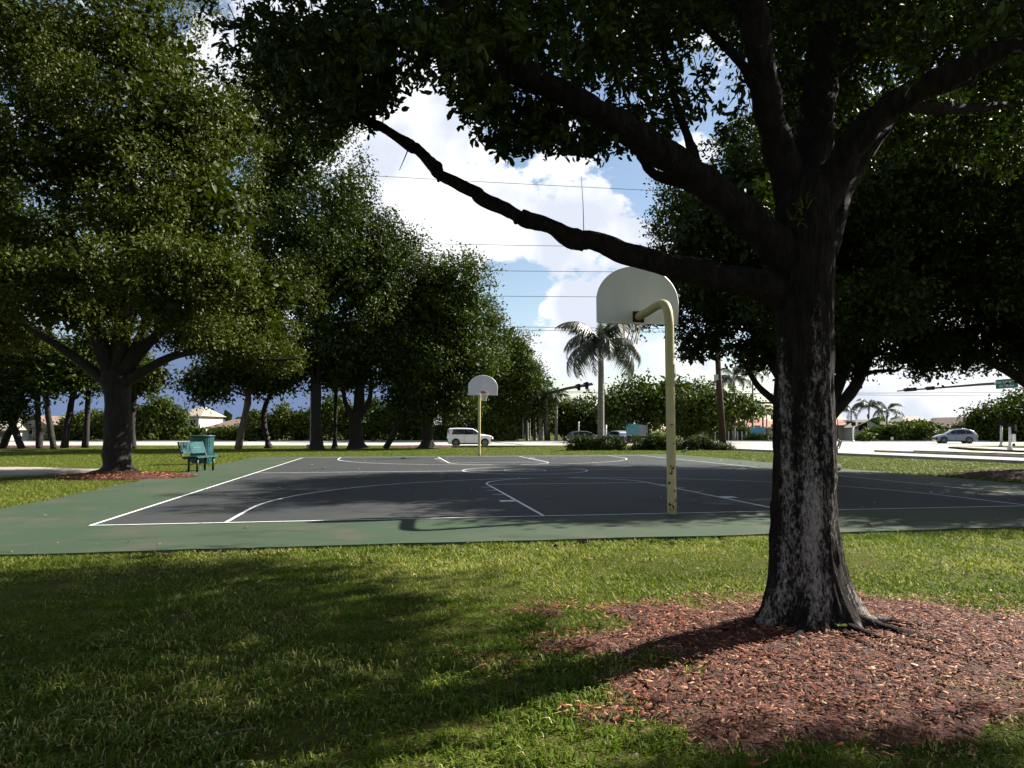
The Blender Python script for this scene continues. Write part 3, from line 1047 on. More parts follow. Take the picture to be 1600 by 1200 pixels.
def near_crown():
    rg = np.random.default_rng(21)
    # sprays: (px, py, rx, ry, dY centre, dY spread, rosettes)
    S = [(470, 70, 120, 85, .8, 1.0, 330), (540, 120, 90, 75, .5, .6, 300), (545, 165, 60, 40, .4, .3, 120), (420, 70, 75, 60, 1.0, .6, 130), (600, 40, 110, 60, .3, .9, 260), (590, 120, 45, 60, .4, .4, 70), (440, 190, 40, 40, .9, .4, 26),
         (700, 60, 100, 75, .0, 1.0, 260), (800, 60, 120, 90, .2, 1.1, 360), (760, 150, 60, 45, .0, .5, 120), (850, 190, 85, 45, .3, .5, 210), (800, 225, 50, 22, .2, .3, 40), (905, 225, 55, 24, .3, .3, 50), (945, 215, 30, 26, .3, .2, 26), (940, 90, 110, 95, .6, 1.0, 330), (975, 200, 40, 40, .3, .4, 40),
         (1020, 70, 60, 80, .8, .8, 120), (1045, 170, 45, 60, .5, .6, 70), (1090, 20, 50, 30, .3, .5, 60), (1140, 185, 40, 40, .5, .3, 16), (1095, 120, 25, 50, .5, .4, 14), (1160, 60, 25, 60, .6, .4, 16),
         (1235, 60, 30, 90, .9, .6, 110), (1230, 140, 25, 50, .9, .4, 50), (1320, 130, 30, 40, .9, .5, 60), (1330, 40, 70, 60, 1.2, .8, 170), (1430, 60, 110, 80, .8, 1.0, 330), (1560, 40, 100, 70, .5, 1.0, 300), (1400, 215, 60, 30, 1.1, .5, 60),
         (1500, 200, 90, 35, 1.2, .6, 130), (1570, 140, 70, 60, .8, .7, 160), (1590, 230, 50, 40, 1.3, .5, 70), (1540, 250, 60, 25, 1.8, .5, 50)]
    C = []
    for px, py, rx, ry, d0, ds, n in S:
        n = int(n * .72)
        q = np.clip(rg.normal(size=(n, 3)) * .48, -1.25, 1.25)
        for i in range(n):
            C.append(P(px + q[i, 0] * rx, py + q[i, 1] * ry, max(2.4, YN + d0 + q[i, 2] * ds * 1.4)))
    C = np.array(C)
    per = 11
    n = len(C) * per
    ax = unit(rg.normal(size=(len(C), 3)) * .6 + np.array([0, 0, -.45]))          # twig directions hang a little
    ref = unit(np.cross(ax, rg.normal(size=ax.shape)))
    b2 = np.cross(ax, ref)
    th = rg.random((len(C), per)) * 6.28
    sp = .5 + .8 * rg.random((len(C), per))
    D = (ax[:, None] * np.cos(sp)[..., None] + (ref[:, None] * np.cos(th)[..., None] + b2[:, None] * np.sin(th)[..., None]) * np.sin(sp)[..., None])
    base = C[:, None] + ax[:, None] * (rg.random((len(C), per, 1)) - .7) * .09 + rg.normal(size=(len(C), per, 3)) * .014
    D = D.reshape(-1, 3); base = base.reshape(-1, 3)
    N = np.repeat(ax, per, 0) * -1 + rg.normal(size=(n, 3)) * .5 + np.array([0, 0, .5])
    sz = .058 * (.7 + .6 * rg.random(n))
    # the 300 leaves that hang free at the lower edge and show largest become leaves of their own
    d_cam = base[:, 1]
    pyv = np.array([600 - FPX * ((b[2] - CAM_H) * math.cos(PITCH) - b[1] * math.sin(PITCH)) / (b[1] * math.cos(PITCH) + (b[2] - CAM_H) * math.sin(PITCH)) for b in base])
    pxv = 800 + FPX * base[:, 0] / base[:, 1]
    score = np.where((pyv > 5) & (pxv > 10) & (pxv < 1590), sz / d_cam * (1 + pyv / 150.0), 0)
    sel = np.argsort(-score)[:300]
    rest = np.ones(n, bool); rest[sel] = False
    V, F = leaves(base[rest], D[rest], N[rest], sz[rest], .42, True, .10)
    part(near, 'crown', V, F, 'leaf_near', rnd2(int(rest.sum()), 2, 1.4, rg), kind='stuff')
    lv, lf = leaves(np.zeros((1, 3)), np.array([[0, 1.0, 0]]), np.array([[0, 0, 1.0]]), np.array([1.0]), .46, True, .10)
    lm = [np_mesh('leaf', lv, lf, [v, v]) for v in (.15, .45, .8)]
    for i, s in enumerate(sel):
        d = unit(D[s]); sd = unit(np.cross(d, N[s])); nn_ = np.cross(sd, d)
        o = obj('leaf', lm[i % 3], 'leaf_near', near)
        mw = Matrix([[sd[j] * sz[s], d[j] * sz[s], nn_[j] * sz[s], base[s][j] - near.location[j]] for j in range(3)] + [[0, 0, 0, 1]])
        o.matrix_local = mw
    # fine twigs joining rosettes to the limbs
    mbV = []; mbF = []
    off = 0
    for i in range(0, len(C), 3):
        a = C[i]; e = a + np.array([rg.normal() * .06, rg.normal() * .08, .10 + .12 * rg.random()])
        v, f = tube_geo(np.array([e, (a + e) / 2 + rg.normal(size=3) * .02, a]), [.005, .004, .002], 3, False)
        mbV.append(v); mbF.append(np.array(f) + off); off += len(v)
    part(near, 'twigs', np.vstack(mbV), [np.vstack(mbF)], 'bark_near', kind='stuff')
    # the crown goes on above and around
    lobes = [((1.2, 4.6, 7.4), (3.4, 3.2, 1.9)), ((3.4, 6.6, 8.4), (2.6, 2.2, 1.2)), ((1.6, 9.0, 8.6), (2.2, 1.4, 1.0)), ((-1.6, 4.2, 6.8), (2.6, 2.6, 1.5)), ((3.6, 4.0, 6.6), (2.2, 2.6, 1.6)), ((.8, 2.2, 6.2), (3.0, 1.8, 1.3)), ((-.5, 6.2, 7.0), (2.6, 1.8, 1.4)), ((2.4, 6.4, 7.2), (2.4, 1.8, 1.5)), ((-2.9, 2.9, 6.0), (1.7, 1.7, 1.0)), ((1.2, 4.6, 9.0), (2.6, 2.6, 1.2)), ((5.2, 9.9, 7.3), (2.2, 1.4, 1.1)), ((8.2, 5.85, 6.1), (.9, .65, .5)), ((9.6, 6.1, 7.0), (1.0, .6, .5)), ((10.6, 5.9, 6.4), (1.1, .7, .5)), ((7.2, 5.6, 7.2), (1.1, 1.1, .7)), ((2.6, 10.0, 7.6), (2.2, 1.3, .9)), ((7.0, 9.0, 7.6), (1.5, 1.4, 1.0)), ((4.2, 7.8, 7.4), (2.4, 1.9, 1.2)), ((2.2, 8.6, 7.6), (2.0, 1.4, 1.1)), ((4.8, 5.6, 7.6), (1.9, 1.9, 1.2)), ((.2, 8.0, 7.6), (1.8, 1.4, 1.0))]
    V, F, r = crown_leaves(lobes, 6.2, 26, .10, .19, rg, .36, core=1.9)
    part(near, 'crown_top', V, F, 'leaf_near', r, kind='stuff')


near_crown()
# strap-leaved air plant growing in the crotch of the near tree
ep = P(1252, 345, YN - .24)
epi = thing('air_plant', 'small strap leaved plant growing in the fork of the near trunk', 'plant', ep)
rg = np.random.default_rng(5)
for i in range(11):
    b = P(1252 + rg.normal() * 9, 345 + rg.normal() * 16, YN - .22)
    d = unit(np.array([rg.normal() * .5, -.7, .3 + rg.random() * .6]))
    pts = np.array([b, b + d * .05, b + d * .09 + np.array([0, 0, -.015]), b + d * .12 + np.array([0, 0, -.05])])
    s = unit(np.cross(d, [0, 0, 1])) * .006
    V = np.vstack([pts - s, pts + s]); V[3] = V[7] = pts[3]
    part(epi, 'leaf', V, [np.array([[0, 1, 5, 4], [1, 2, 6, 5], [2, 3, 7, 6]])], 'leaf_bright', np.full(3, rg.random()))
sp_ = G(1281, 985); sp_[1] -= .28
seedl = thing('seedling', 'tiny pale green seedling at the foot of the near trunk', 'plant', (sp_[0], sp_[1], .06))
for i in range(5):
    a = i * 1.3
    V, F = leaves(np.array([[sp_[0], sp_[1], .10]]), np.array([[math.cos(a), math.sin(a), .3]]), np.array([[0, 0, 1.0]]), np.array([.04]), .6, True)
    part(seedl, 'leaf', V, F, 'leaf_bright', np.full(2, .8))
m_ = MB(); m_.tube([(sp_[0], sp_[1], .03), (sp_[0], sp_[1], .10)], .002, 5); wpart(seedl, 'stem', m_, 'leaf_bright')

# ------------------------------------------------------------------ mulch bed
def mulch_amt(x, y):
    q = np.hypot((x - 2.1) / 2.1, (y - 4.05) / 1.2)
    q2 = np.hypot((x - 3.5) / 2.0, (y - 3.85) / 1.15)
    q3 = np.hypot((x - 1.35) / 1.2, (y - 3.35) / .75)
    q = np.minimum(np.minimum(q, q2), q3 * 1.15)
    return 1 - smooth(.42, 1.12, q + (fbm(x * 2.9 + 11.3, y * 2.9 + 5) - .5) * .95)


gx = np.linspace(-.8, 5.4, 90); gy = np.linspace(1.7, 5.9, 70)
X2, Y2 = np.meshgrid(gx, gy)
am = mulch_amt(X2, Y2)
Z2 = ground_z(X2, Y2) - .05 + .045 * smooth(.2, .6, am) + (fbm(X2 * 6, Y2 * 6) - .5) * .02
ii = (np.arange(69)[:, None] * 90 + np.arange(89)[None]).ravel()
bed = tag(obj('mulch_bed', np_mesh('mulch_bed', np.stack([X2, Y2, Z2], -1).reshape(-1, 3), [np.stack([ii, ii + 1, ii + 91, ii + 90], 1)], smooth_=True), 'dirt'), kind='structure')


def chips(n, rg, xr, yr, fn, zf, lmin, lmax, m, name, wr=(.18, .4), cut=.5):
    x = rg.uniform(*xr, n); y = rg.uniform(*yr, n)
    keep = rg.random(n) < fn(x, y)
    x, y = x[keep], y[keep]; n = len(x)
    z = zf(x, y) + rg.random(n) * .018
    a = rg.random(n) * 6.28
    D = np.stack([np.cos(a), np.sin(a), rg.normal(size=n) * .22], 1); D = unit(D)
    up = unit(np.stack([rg.normal(size=n) * .35, rg.normal(size=n) * .35, np.ones(n)], 1))
    S = unit(np.cross(D, up)); N = np.cross(S, D)
    l = (lmin + (lmax - lmin) * rg.random(n) ** 2.2)[:, None]
    w = l * rg.uniform(*wr, n)[:, None]; t = w * .35
    c = np.stack([x, y, z], 1)
    A = c - D * l / 2 - S * w / 2; B = c - D * l / 2 * .8 + S * w / 2; Cc = c - D * l * .4 + N * t
    A2 = c + D * l / 2 * .85 - S * w / 2; B2 = c + D * l / 2 + S * w / 2; C2 = c + D * l * .42 + N * t
    V = np.stack([A, B, Cc, A2, B2, C2], 1).reshape(-1, 3)
    o = np.arange(n)[:, None] * 6
    q = np.concatenate([o + np.array([[0, 2, 5, 3]]), o + np.array([[2, 1, 4, 5]])], 1).reshape(-1, 4)
    tr = np.concatenate([o + np.array([[0, 1, 2]]), o + np.array([[3, 5, 4]])], 1).reshape(-1, 3)
    r = rg.random(n) ** 1.7
    return np_mesh(name, V, [q, tr], np.concatenate([np.repeat(r, 2), np.repeat(r, 2)]))


rg = np.random.default_rng(31)
ch = obj('wood_chips', chips(125000, rg, (-.8, 5.4), (1.8, 5.9), lambda x, y: np.clip(mulch_amt(x, y), 0, 1) ** .8, lambda x, y: ground_z(x, y) + .0, .008, .050, 'mulch', 'wood_chips', (.10, .28)), 'mulch')
tag(ch, 'reddish brown wood chip mulch spread round the near tree', 'mulch', kind='stuff')
ll = obj('leaf_litter', chips(5200, rg, (-5, 5.6), (1.8, 7.6), lambda x, y: np.clip(mulch_amt(x, y) * .25 + .12, 0, 1), lambda x, y: ground_z(x, y) + .008, .012, .04, 'litter', 'leaf_litter', (.35, .6)), 'litter')
tag(ll, 'pale dry leaves and bark flakes scattered over mulch and turf', 'leaf litter', kind='stuff')

# ------------------------------------------------------------------ grass
def blades(n, rg, xr, yr, prob, hmin, hmax, wid, dry, name, m, dens_pow=None, simple=False):
    x = rg.uniform(*xr, n)
    if dens_pow:
        y = yr[0] + (yr[1] - yr[0]) * rg.random(n) ** dens_pow
    else:
        y = rg.uniform(*yr, n)
    vis = (np.abs(x) < y * .80 + 1.2)
    u, w = court_uv(x, y)
    ed_ = .04 + .16 * fbm(x * 3, y * 3)
    out = ~((u > BL - ed_ + .13) & (u < BR + ed_ - .13) & (w > BN - ed_ + .13) & (w < BF + .1))
    k = vis & out & (rg.random(n) < prob(x, y))
    x, y = x[k], y[k]; n = len(x)
    z = ground_z(x, y) - .035
    a = rg.random(n) * 6.28
    h = hmin + (hmax - hmin) * rg.random(n) ** 1.3
    h = h * (.45 + .6 * fbm(x * 1.3 + 9, y * 1.3) + .6 * fbm(x * 6.5, y * 6.5))
    lean = .45 + 1.1 * rg.random(n)
    d = np.stack([np.cos(a), np.sin(a), np.zeros(n)], 1)
    s = np.stack([-np.sin(a), np.cos(a), np.zeros(n)], 1)
    tw = rg.normal(size=n) * .8
    s = s * np.cos(tw)[:, None] + d * np.sin(tw)[:, None]
    b = np.stack([x, y, z], 1)
    up = np.array([0, 0, 1.0])
    wv = (wid * (.6 + .8 * rg.random(n)))[:, None]
    hh = h[:, None]; ln = lean[:, None]
    m1 = b + up * hh * .62 + d * hh * ln * .28
    tp = b + up * hh * (1.0 - .35 * ln) + d * hh * ln * .95
    V = np.stack([b - s * wv / 2, b + s * wv / 2, m1 + s * wv * .42, m1 - s * wv * .42, tp], 1).reshape(-1, 3)
    o = np.arange(n)[:, None] * 5
    dr = dry(x, y)
    r = np.clip(.05 + .5 * rg.random(n) + .35 * (fbm(x * .8, y * .8) - .5), 0, .64)
    isdry = rg.random(n) < dr
    r = np.where(isdry, .7 + .3 * rg.random(n), r)
    if simple:
        V = np.stack([b - s * wv * .6, b + s * wv * .6, tp], 1).reshape(-1, 3)
        return np_mesh(name, V, [np.arange(n)[:, None] * 3 + np.array([[0, 1, 2]])], r)
    return np_mesh(name, V, [o + np.array([[0, 1, 2, 3]]), o + np.array([[3, 2, 4]])], np.concatenate([r, r]))


def near_prob(x, y):
    return np.clip(1.0 - 1.0 * mulch_amt(x, y) ** 1.6, .035, 1) * np.clip(.12 + 2.4 * (fbm(x * 6.5, y * 6.5) - .26), .10, 1) * np.clip(.7 + 1.4 * (fbm(x * 1.7 + 2, y * 1.7) - .4), .35, 1)


def near_dry_sunlit(x, y):
    mm = mulch_amt(x, y)
    return np.clip(.06 + .55 * smooth(.02, .5, mm) + .22 * smooth(4.8, 6.6, y) + .9 * (fbm(x * 1.1 + 3, y * 1.1 + 8) - .5), .02, .75)  # dry patches; straw also rises along the sunlit strip, painting part of its brightness


rg = np.random.default_rng(41)
g1 = obj('grass', blades(240000, rg, (-4.6, 5.0), (1.8, 4.3), near_prob, .016, .050, .0065, near_dry_sunlit, 'grass', 'grass'), 'grass')
tag(g1, 'coarse lawn grass nearest the camera', 'grass', kind='stuff')
g1 = obj('grass', blades(760000, rg, (-8.0, 8.5), (4.3, 8.9), near_prob, .018, .055, .0085, near_dry_sunlit, 'grass', 'grass', 1.1, True), 'grass')
tag(g1, 'coarse lawn grass in front of the court', 'grass', kind='stuff')


def far_prob(x, y):
    return np.clip(.55 + 1.2 * (fbm(x * .6, y * .6) - .4), .2, 1) * (np.abs(x - 0) < y * .78 + 1) * ~((np.hypot((x - c_[0]) / 3.3, (y - c_[1]) / 2.4) < 1.0))


g2 = obj('grass', blades(420000, rg, (-28, -3), (8.5, 45), far_prob, .04, .08, .014, lambda x, y: .15 + .25 * (fbm(x * .7, y * .7) - .4), 'grass', 'grass_far', 1.3, True), 'grass_far')
tag(g2, 'mown lawn to the left of the court', 'grass', kind='stuff')
g3 = obj('grass', blades(220000, rg, (4, 24), (17, 60), lambda x, y: far_prob(x, y) * (((x - 15.8) * 20.3 + (y - 51) * 6.3) < -6) * (y < 60), .045, .09, .018, lambda x, y: .12 + .2 * (fbm(x * .7, y * .7) - .4), 'grass', 'grass_far', None, True), 'grass_far')
tag(g3, 'lawn rising between the court and the side street', 'grass', kind='stuff')
g4 = obj('grass', blades(90000, rg, (-30, 10), (33, 60), far_prob, .05, .10, .022, lambda x, y: .12 + .2 * (fbm(x * .5, y * .5) - .4), 'grass', 'grass_far', None, True), 'grass_far')
tag(g4, 'lawn strip between the court and the far road', 'grass', kind='stuff')

cl = obj('leaf_litter', chips(420, rg, (-7, 12), (8.4, 30), lambda x, y: .3 + .7 * (fbm(x * .3, y * .3) > .5), lambda x, y: x * 0 + .012, .03, .09, 'litter', 'leaf_litter', (.3, .6)), 'litter')
tag(cl, 'dry leaves blown across the court', 'leaf litter', kind='stuff')

# mulch rings of the other trees
def ring(px, py, rx, ry, label, n=900, seed=1):
    g_ = G(px, py)
    rg_ = np.random.default_rng(seed)
    gx_, gy_, gz_ = g_[0], g_[1], float(ground_z(g_[0], g_[1]))
    mb_ = MB()
    na, nr = 28, 5
    V = []; F = []
    for j in range(nr + 1):
        for i in range(na):
            a = 2 * math.pi * i / na
            q = j / nr * (1 + .13 * math.sin(2 * a + seed) + .09 * math.sin(5 * a))
            x, y = gx_ + rx * q * math.cos(a), gy_ + ry * q * math.sin(a)
            V.append((x, y, float(ground_z(x, y)) + .10 * (1 - (j / nr) ** 2) + (.012 if j < nr else -.04)))
    for j in range(nr):
        for i in range(na):
            F.append((j * na + i, (j + 1) * na + i, (j + 1) * na + (i + 1) % na, j * na + (i + 1) % na))
    mb_.add(V, F, True)
    o = mb_.build('mulch_ring', 'dirt')
    tag(o, kind='structure')
    fn = lambda x, y: (np.hypot((x - gx_) / rx, (y - gy_) / ry) < 1.02) * 1.0
    zf = lambda x, y: ground_z(x, y) + .10 * np.clip(1 - ((x - gx_) / rx) ** 2 - ((y - gy_) / ry) ** 2, 0, 1) + .015
    c = obj('wood_chips', chips(n, rg_, (gx_ - rx, gx_ + rx), (gy_ - ry, gy_ + ry), fn, zf, .03, .09, 'mulch', 'wood_chips', (.15, .35)), 'mulch')
    tag(c, label, 'mulch', kind='stuff')


ring(198, 745, 1.75, .95, 'red wood chips round the big left tree by the bench', 5200, 3)
ring(668, 698, 2.6, 1.2, 'red wood chips round the tree beside the white car', 1200, 4)
ring(1640, 742, 2.6, 1.6, 'red wood chips at the right edge beyond the court', 1500, 5)
ring(55, 699, 4.0, 1.2, 'red wood chips under the crossed trunks on the far left', 1200, 6)

# ------------------------------------------------------------------ trees
tree('tree', 'huge spreading tree left of the court with wide low limbs and olive green crown', 19.8,
     [(182, 746, 38), (183, 728, 22), (184, 690, 19), (184, 640, 18.5), (181, 600, 20), (178, 580, 19)],
     [(110, 250, 150, 120), (270, 210, 130, 120, -.5), (50, 70, 150, 110), (220, 80, 130, 100), (335, 320, 85, 85, -1), (60, 390, 110, 70), (230, 360, 130, 75, -1), (-130, 200, 150, 190), (360, 190, 55, 80),
      (130, -120, 200, 110, 1), (320, 400, 80, 45, 1), (-40, 470, 90, 60), (190, 470, 60, 30, 2), (300, 520, 70, 25, 2), (400, 520, 60, 35, 2), (30, 520, 60, 25, 2), (140, 425, 110, 45, -3), (260, 420, 100, 45, -4), (345, 430, 70, 35, -3), (20, 440, 90, 50, -3), (110, 485, 80, 32, -2.5), (255, 480, 75, 30, -3), (335, 535, 70, 22, 0), (420, 555, 50, 20, 1), (380, 495, 75, 42, 2.5), (340, 455, 80, 45, 2.5), (430, 455, 60, 50, 2.5)],
     .10, 3.7, 34, .17, 'leaf_olive', 'bark_far',
     limbs=[[(190, 600, 14), (225, 580, 11), (275, 555, 8), (340, 547, 6), (420, 562, 4), (470, 560, 2)], [(185, 590, 16), (215, 540, 13), (240, 480, 10), (290, 400, 6)], [(175, 590, 17), (150, 520, 13), (125, 450, 10), (110, 350, 6)],
            [(180, 590, 16), (185, 520, 12), (165, 440, 9), (180, 340, 6)], [(170, 600, 13), (120, 560, 10), (60, 520, 7), (-20, 470, 5)], [(195, 580, 13), (250, 520, 10), (330, 470, 7), (390, 430, 4)], [(178, 580, 12), (210, 480, 9), (235, 400, 6)]], auto=5, sides=18, squash=2.0)
tree('tree', 'tall dark tree on a straight trunk behind the bench, second tallest in the left row', 44.0,
     [(495, 700, 13), (495, 690, 9), (494, 650, 8), (494, 600, 7)],
     [(450, 420, 90, 110), (460, 250, 80, 110), (520, 420, 95, 120), (490, 540, 110, 60), (540, 320, 50, 80), (440, 140, 70, 60), (400, 500, 80, 60), (510, 210, 45, 60), (420, 320, 60, 80)], .20, 2.0, 30, .34, 'leaf_dark', auto=5)
tree('tree', 'dark tree with a three way forked trunk in the middle of the left row', 46.0,
     [(558, 702, 20), (557, 690, 11), (556, 660, 9), (555, 645, 9)],
     [(590, 450, 60, 100), (575, 545, 70, 55), (610, 400, 40, 60), (545, 580, 60, 30), (620, 520, 45, 60), (560, 400, 50, 80)], .20, 2.2, 28, .32, 'leaf_dark',
     limbs=[[(553, 655, 7), (540, 630, 5), (535, 600, 4)], [(557, 655, 7), (566, 625, 5), (565, 590, 4)], [(560, 655, 6), (576, 628, 5), (580, 600, 4), (578, 570, 3)]], auto=3)
tree('tree', 'dense round topped tree in a mulch ring beside the white car', 47.0,
     [(668, 699, 19), (668, 688, 9), (667, 650, 8), (665, 620, 8)],
     [(690, 455, 70, 70), (650, 500, 55, 95), (720, 500, 55, 75), (690, 570, 85, 60), (640, 590, 50, 40), (740, 560, 45, 70), (700, 630, 60, 25)], .20, 2.3, 28, .32, 'leaf_mid', auto=5)
tree('tree', 'broad tree beyond the road right of the far backboard', 93.0,
     [(760, 690, 4), (761, 660, 3.5), (765, 630, 3)],
     [(790, 550, 45, 65), (760, 600, 60, 60), (815, 570, 30, 50), (830, 600, 28, 40), (790, 640, 50, 35), (735, 640, 40, 40), (845, 620, 20, 45), (765, 510, 30, 40)], .32, 1.0, 26, .55, 'leaf_mid', auto=3)
tree('tree', 'small tree on a leaning pale trunk right of the bench', 46.0, [(372, 699, 5.5), (380, 660, 5), (387, 630, 5), (388, 615, 4)],
     [(350, 585, 45, 32), (400, 590, 45, 30), (370, 570, 50, 25), (320, 600, 25, 22)], .26, 2.2, 20, .42, 'leaf_mid', 'bark_pale', auto=4)
tree('tree', 'slim dark trunked tree with a bent fork behind the court corner', 47.5, [(420, 700, 8), (418, 690, 4), (412, 655, 4), (416, 630, 4), (424, 615, 3)],
     [(440, 590, 55, 28), (470, 570, 50, 35), (415, 570, 40, 30)], .26, 2.2, 20, .42, 'leaf_dark', auto=3)
tree('tree', 'thin upright tree between the concrete pole and the forked tree', 47.0, [(523, 700, 6), (523, 690, 3.2), (524, 650, 3), (525, 600, 2.5)],
     [(525, 570, 45, 40), (530, 530, 40, 40)], .27, 2.2, 20, .45, 'leaf_dark', auto=2)
tree('tree', 'leaning short trunked tree left of the mulch ring', 46.5, [(602, 700, 5), (610, 688, 4.5), (622, 665, 4), (632, 640, 4)],
     [(635, 610, 40, 30), (620, 580, 35, 35)], .27, 2.2, 20, .45, 'leaf_dark', auto=2)
# far left group
tree('tree', 'left leaning one of two crossed trunks at the far left edge', 47.0, [(34, 700, 5.5), (26, 680, 5), (18, 660, 5), (5, 630, 4)],
     [(0, 600, 45, 35), (-20, 560, 50, 40), (20, 630, 20, 30)], .24, 2.5, 20, .42, 'leaf_dark', auto=3)
tree('tree', 'right leaning one of two crossed trunks at the far left edge', 47.6, [(3, 700, 6), (12, 680, 5), (22, 660, 5), (32, 630, 4), (36, 610, 3)],
     [(30, 570, 45, 35), (60, 555, 40, 30), (10, 545, 40, 30)], .24, 2.5, 20, .42, 'leaf_olive', auto=3)
tree('tree', 'straight dark trunked tree right of the crossed trunks', 47.0, [(62, 700, 5), (61, 680, 4.5), (59, 640, 4), (58, 610, 4)],
     [(60, 590, 40, 30), (85, 565, 40, 40), (40, 575, 30, 30)], .24, 2.5, 20, .4, 'leaf_olive', auto=3)
tree('tree', 'tree with a leaning brown trunk left of the huge left tree', 46.0, [(84, 701, 5), (80, 675, 4), (74, 640, 4), (72, 615, 3.5)],
     [(80, 600, 35, 30), (105, 580, 35, 35)], .24, 2.5, 20, .4, 'leaf_mid', auto=2)
tree('tree', 'dark slanting tree behind the trunk of the huge left tree, on its left', 48.0, [(100, 700, 6), (105, 670, 5), (110, 640, 4.5), (116, 600, 4)],
     [(120, 570, 45, 35), (140, 540, 50, 35)], .24, 2.5, 20, .42, 'leaf_dark', auto=2)
tree('tree', 'thin dark tree just left of the huge left trunk', 48.5, [(133, 700, 5), (136, 660, 4), (138, 610, 3.5)], [(140, 585, 35, 35), (125, 600, 25, 25)], .24, 2.5, 20, .42, 'leaf_dark', auto=2)
tree('tree', 'slim tree with fan shaped dry crown right of the huge left trunk', 46.0, [(207, 700, 5.5), (206, 670, 5), (208, 630, 4.5), (212, 600, 4)], [(222, 585, 35, 25), (245, 575, 28, 22), (200, 570, 30, 25)], .26, 2.5, 20, .42, 'leaf_olive', auto=2)
# right hand trees
tree('tree', 'large dark tree behind the near trunk with a V shaped fork', 21.5,
     [(1276, 742, 36), (1274, 720, 28), (1272, 690, 26), (1270, 665, 26)],
     [(1100, 320, 70, 90), (1060, 420, 50, 80), (1140, 470, 90, 85), (1170, 330, 90, 100), (1330, 470, 100, 95), (1350, 320, 120, 110), (1240, 240, 110, 80, 1), (1400, 500, 70, 60), (1090, 540, 45, 40), (1180, 550, 60, 30), (1040, 490, 35, 35), (1250, 430, 120, 110, 2), (1310, 560, 60, 30), (1450, 400, 90, 100, 1), (1300, 340, 120, 95, -4.5), (1200, 400, 90, 85, -4), (1420, 420, 100, 85, -4.5), (1350, 470, 90, 55, -5), (1120, 430, 70, 70, -3), (1250, 480, 90, 45, -5), (1330, 380, 130, 110, 4), (1150, 295, 75, 60, -3.5), (1085, 360, 50, 60, -3), (1265, 160, 95, 70, -2), (1180, 330, 80, 70, -5), (1330, 200, 110, 80, -2), (1490, 240, 90, 70, -6), (1400, 265, 90, 70, -6)],
     .12, 4.0, 34, .18, 'leaf_dark', 'bark_far',
     limbs=[[(1270, 690, 18), (1295, 650, 15), (1320, 625, 13), (1342, 592, 11), (1360, 550, 9), (1380, 470, 6)], [(1270, 680, 16), (1235, 645, 11), (1200, 618, 8), (1180, 597, 6), (1160, 560, 4)], [(1275, 670, 18), (1300, 620, 14), (1318, 580, 11), (1330, 520, 8)],
            [(1345, 588, 5), (1370, 580, 4), (1404, 579, 2.5)], [(1268, 670, 17), (1260, 600, 13), (1240, 500, 10), (1200, 400, 6)]], auto=5, holes=.34, sides=16, squash=1.6)
tree('tree', 'large dark tree at the right edge with a heavy leaning limb', 20.5,
     [(1680, 748, 46), (1680, 720, 32), (1672, 680, 28), (1660, 640, 28)],
     [(1500, 420, 90, 90), (1580, 300, 120, 110), (1580, 490, 90, 70), (1500, 545, 65, 38), (1470, 300, 90, 100), (1700, 300, 150, 150), (1530, 180, 120, 80, 1), (1680, 480, 120, 80), (1440, 540, 55, 38), (1590, 555, 60, 28), (1560, 420, 120, 90, -4), (1660, 350, 130, 110, -4)],
     .12, 4.0, 34, .18, 'leaf_dark', 'bark_far',
     limbs=[[(1660, 660, 20), (1610, 580, 16), (1560, 520, 13), (1525, 470, 9), (1500, 420, 6)], [(1660, 640, 20), (1640, 540, 15), (1600, 420, 10)]], auto=5, holes=.34, sides=14, squash=1.6)
tree('tree', 'tree standing just beyond the right edge of the picture, shading the near court end', 14.5,
     [(1935, 785, 50), (1935, 750, 34), (1930, 700, 30), (1925, 640, 28)],
     [(1900, 330, 180, 130), (1800, 400, 130, 110), (2020, 380, 160, 130), (1880, 230, 150, 100), (1760, 330, 100, 90), (1960, 420, 150, 90, -1), (1500, 235, 105, 65, -.3), (1610, 285, 105, 75), (1690, 335, 100, 80), (1405, 270, 65, 48, -.5)], .13, 5.0, 26, .28, 'leaf_dark', auto=5, holes=.4, sides=12)
# middle distance beyond the hedge
tree('tree', 'broad low tree spreading above the turquoise banner', 84.0, [(1012, 692, 5), (1010, 675, 4), (1008, 655, 4)],
     [(1000, 618, 45, 26), (1050, 622, 45, 28), (965, 635, 40, 28), (1030, 640, 60, 25), (1085, 628, 40, 26), (1040, 604, 25, 20)], .42, 1.3, 20, .7, 'leaf_mid', auto=5,
     limbs=[[(1010, 670, 3), (1022, 655, 2.5), (1035, 640, 2)], [(1010, 670, 3), (998, 655, 2.5), (985, 640, 2)]])
tree('tree', 'broad tree with reaching branches left of the wooden pole', 80.0, [(1073, 692, 5), (1074, 670, 4.5), (1078, 655, 4)],
     [(1110, 632, 40, 22), (1130, 628, 35, 20), (1090, 650, 45, 22), (1150, 640, 25, 14), (1070, 648, 40, 25)], .40, 1.4, 20, .65, 'leaf_mid', auto=3,
     limbs=[[(1080, 672, 3), (1105, 668, 2.5), (1125, 655, 2)]])
tree('tree', 'dark rounded tree behind the white post left of the palm', 95.0, [(925, 690, 4), (925, 670, 3)],
     [(920, 648, 32, 28), (905, 665, 25, 22), (950, 640, 35, 28), (940, 668, 40, 20)], .45, 1.2, 20, .75, 'leaf_dark', auto=2)
tree('tree', 'light green tree between the palm trunks and the white post', 96.0, [(884, 690, 3), (884, 672, 2.4)], [(884, 645, 16, 18), (875, 655, 14, 14), (890, 660, 10, 14)], .45, 1.6, 20, .6, 'leaf_bright', auto=2)
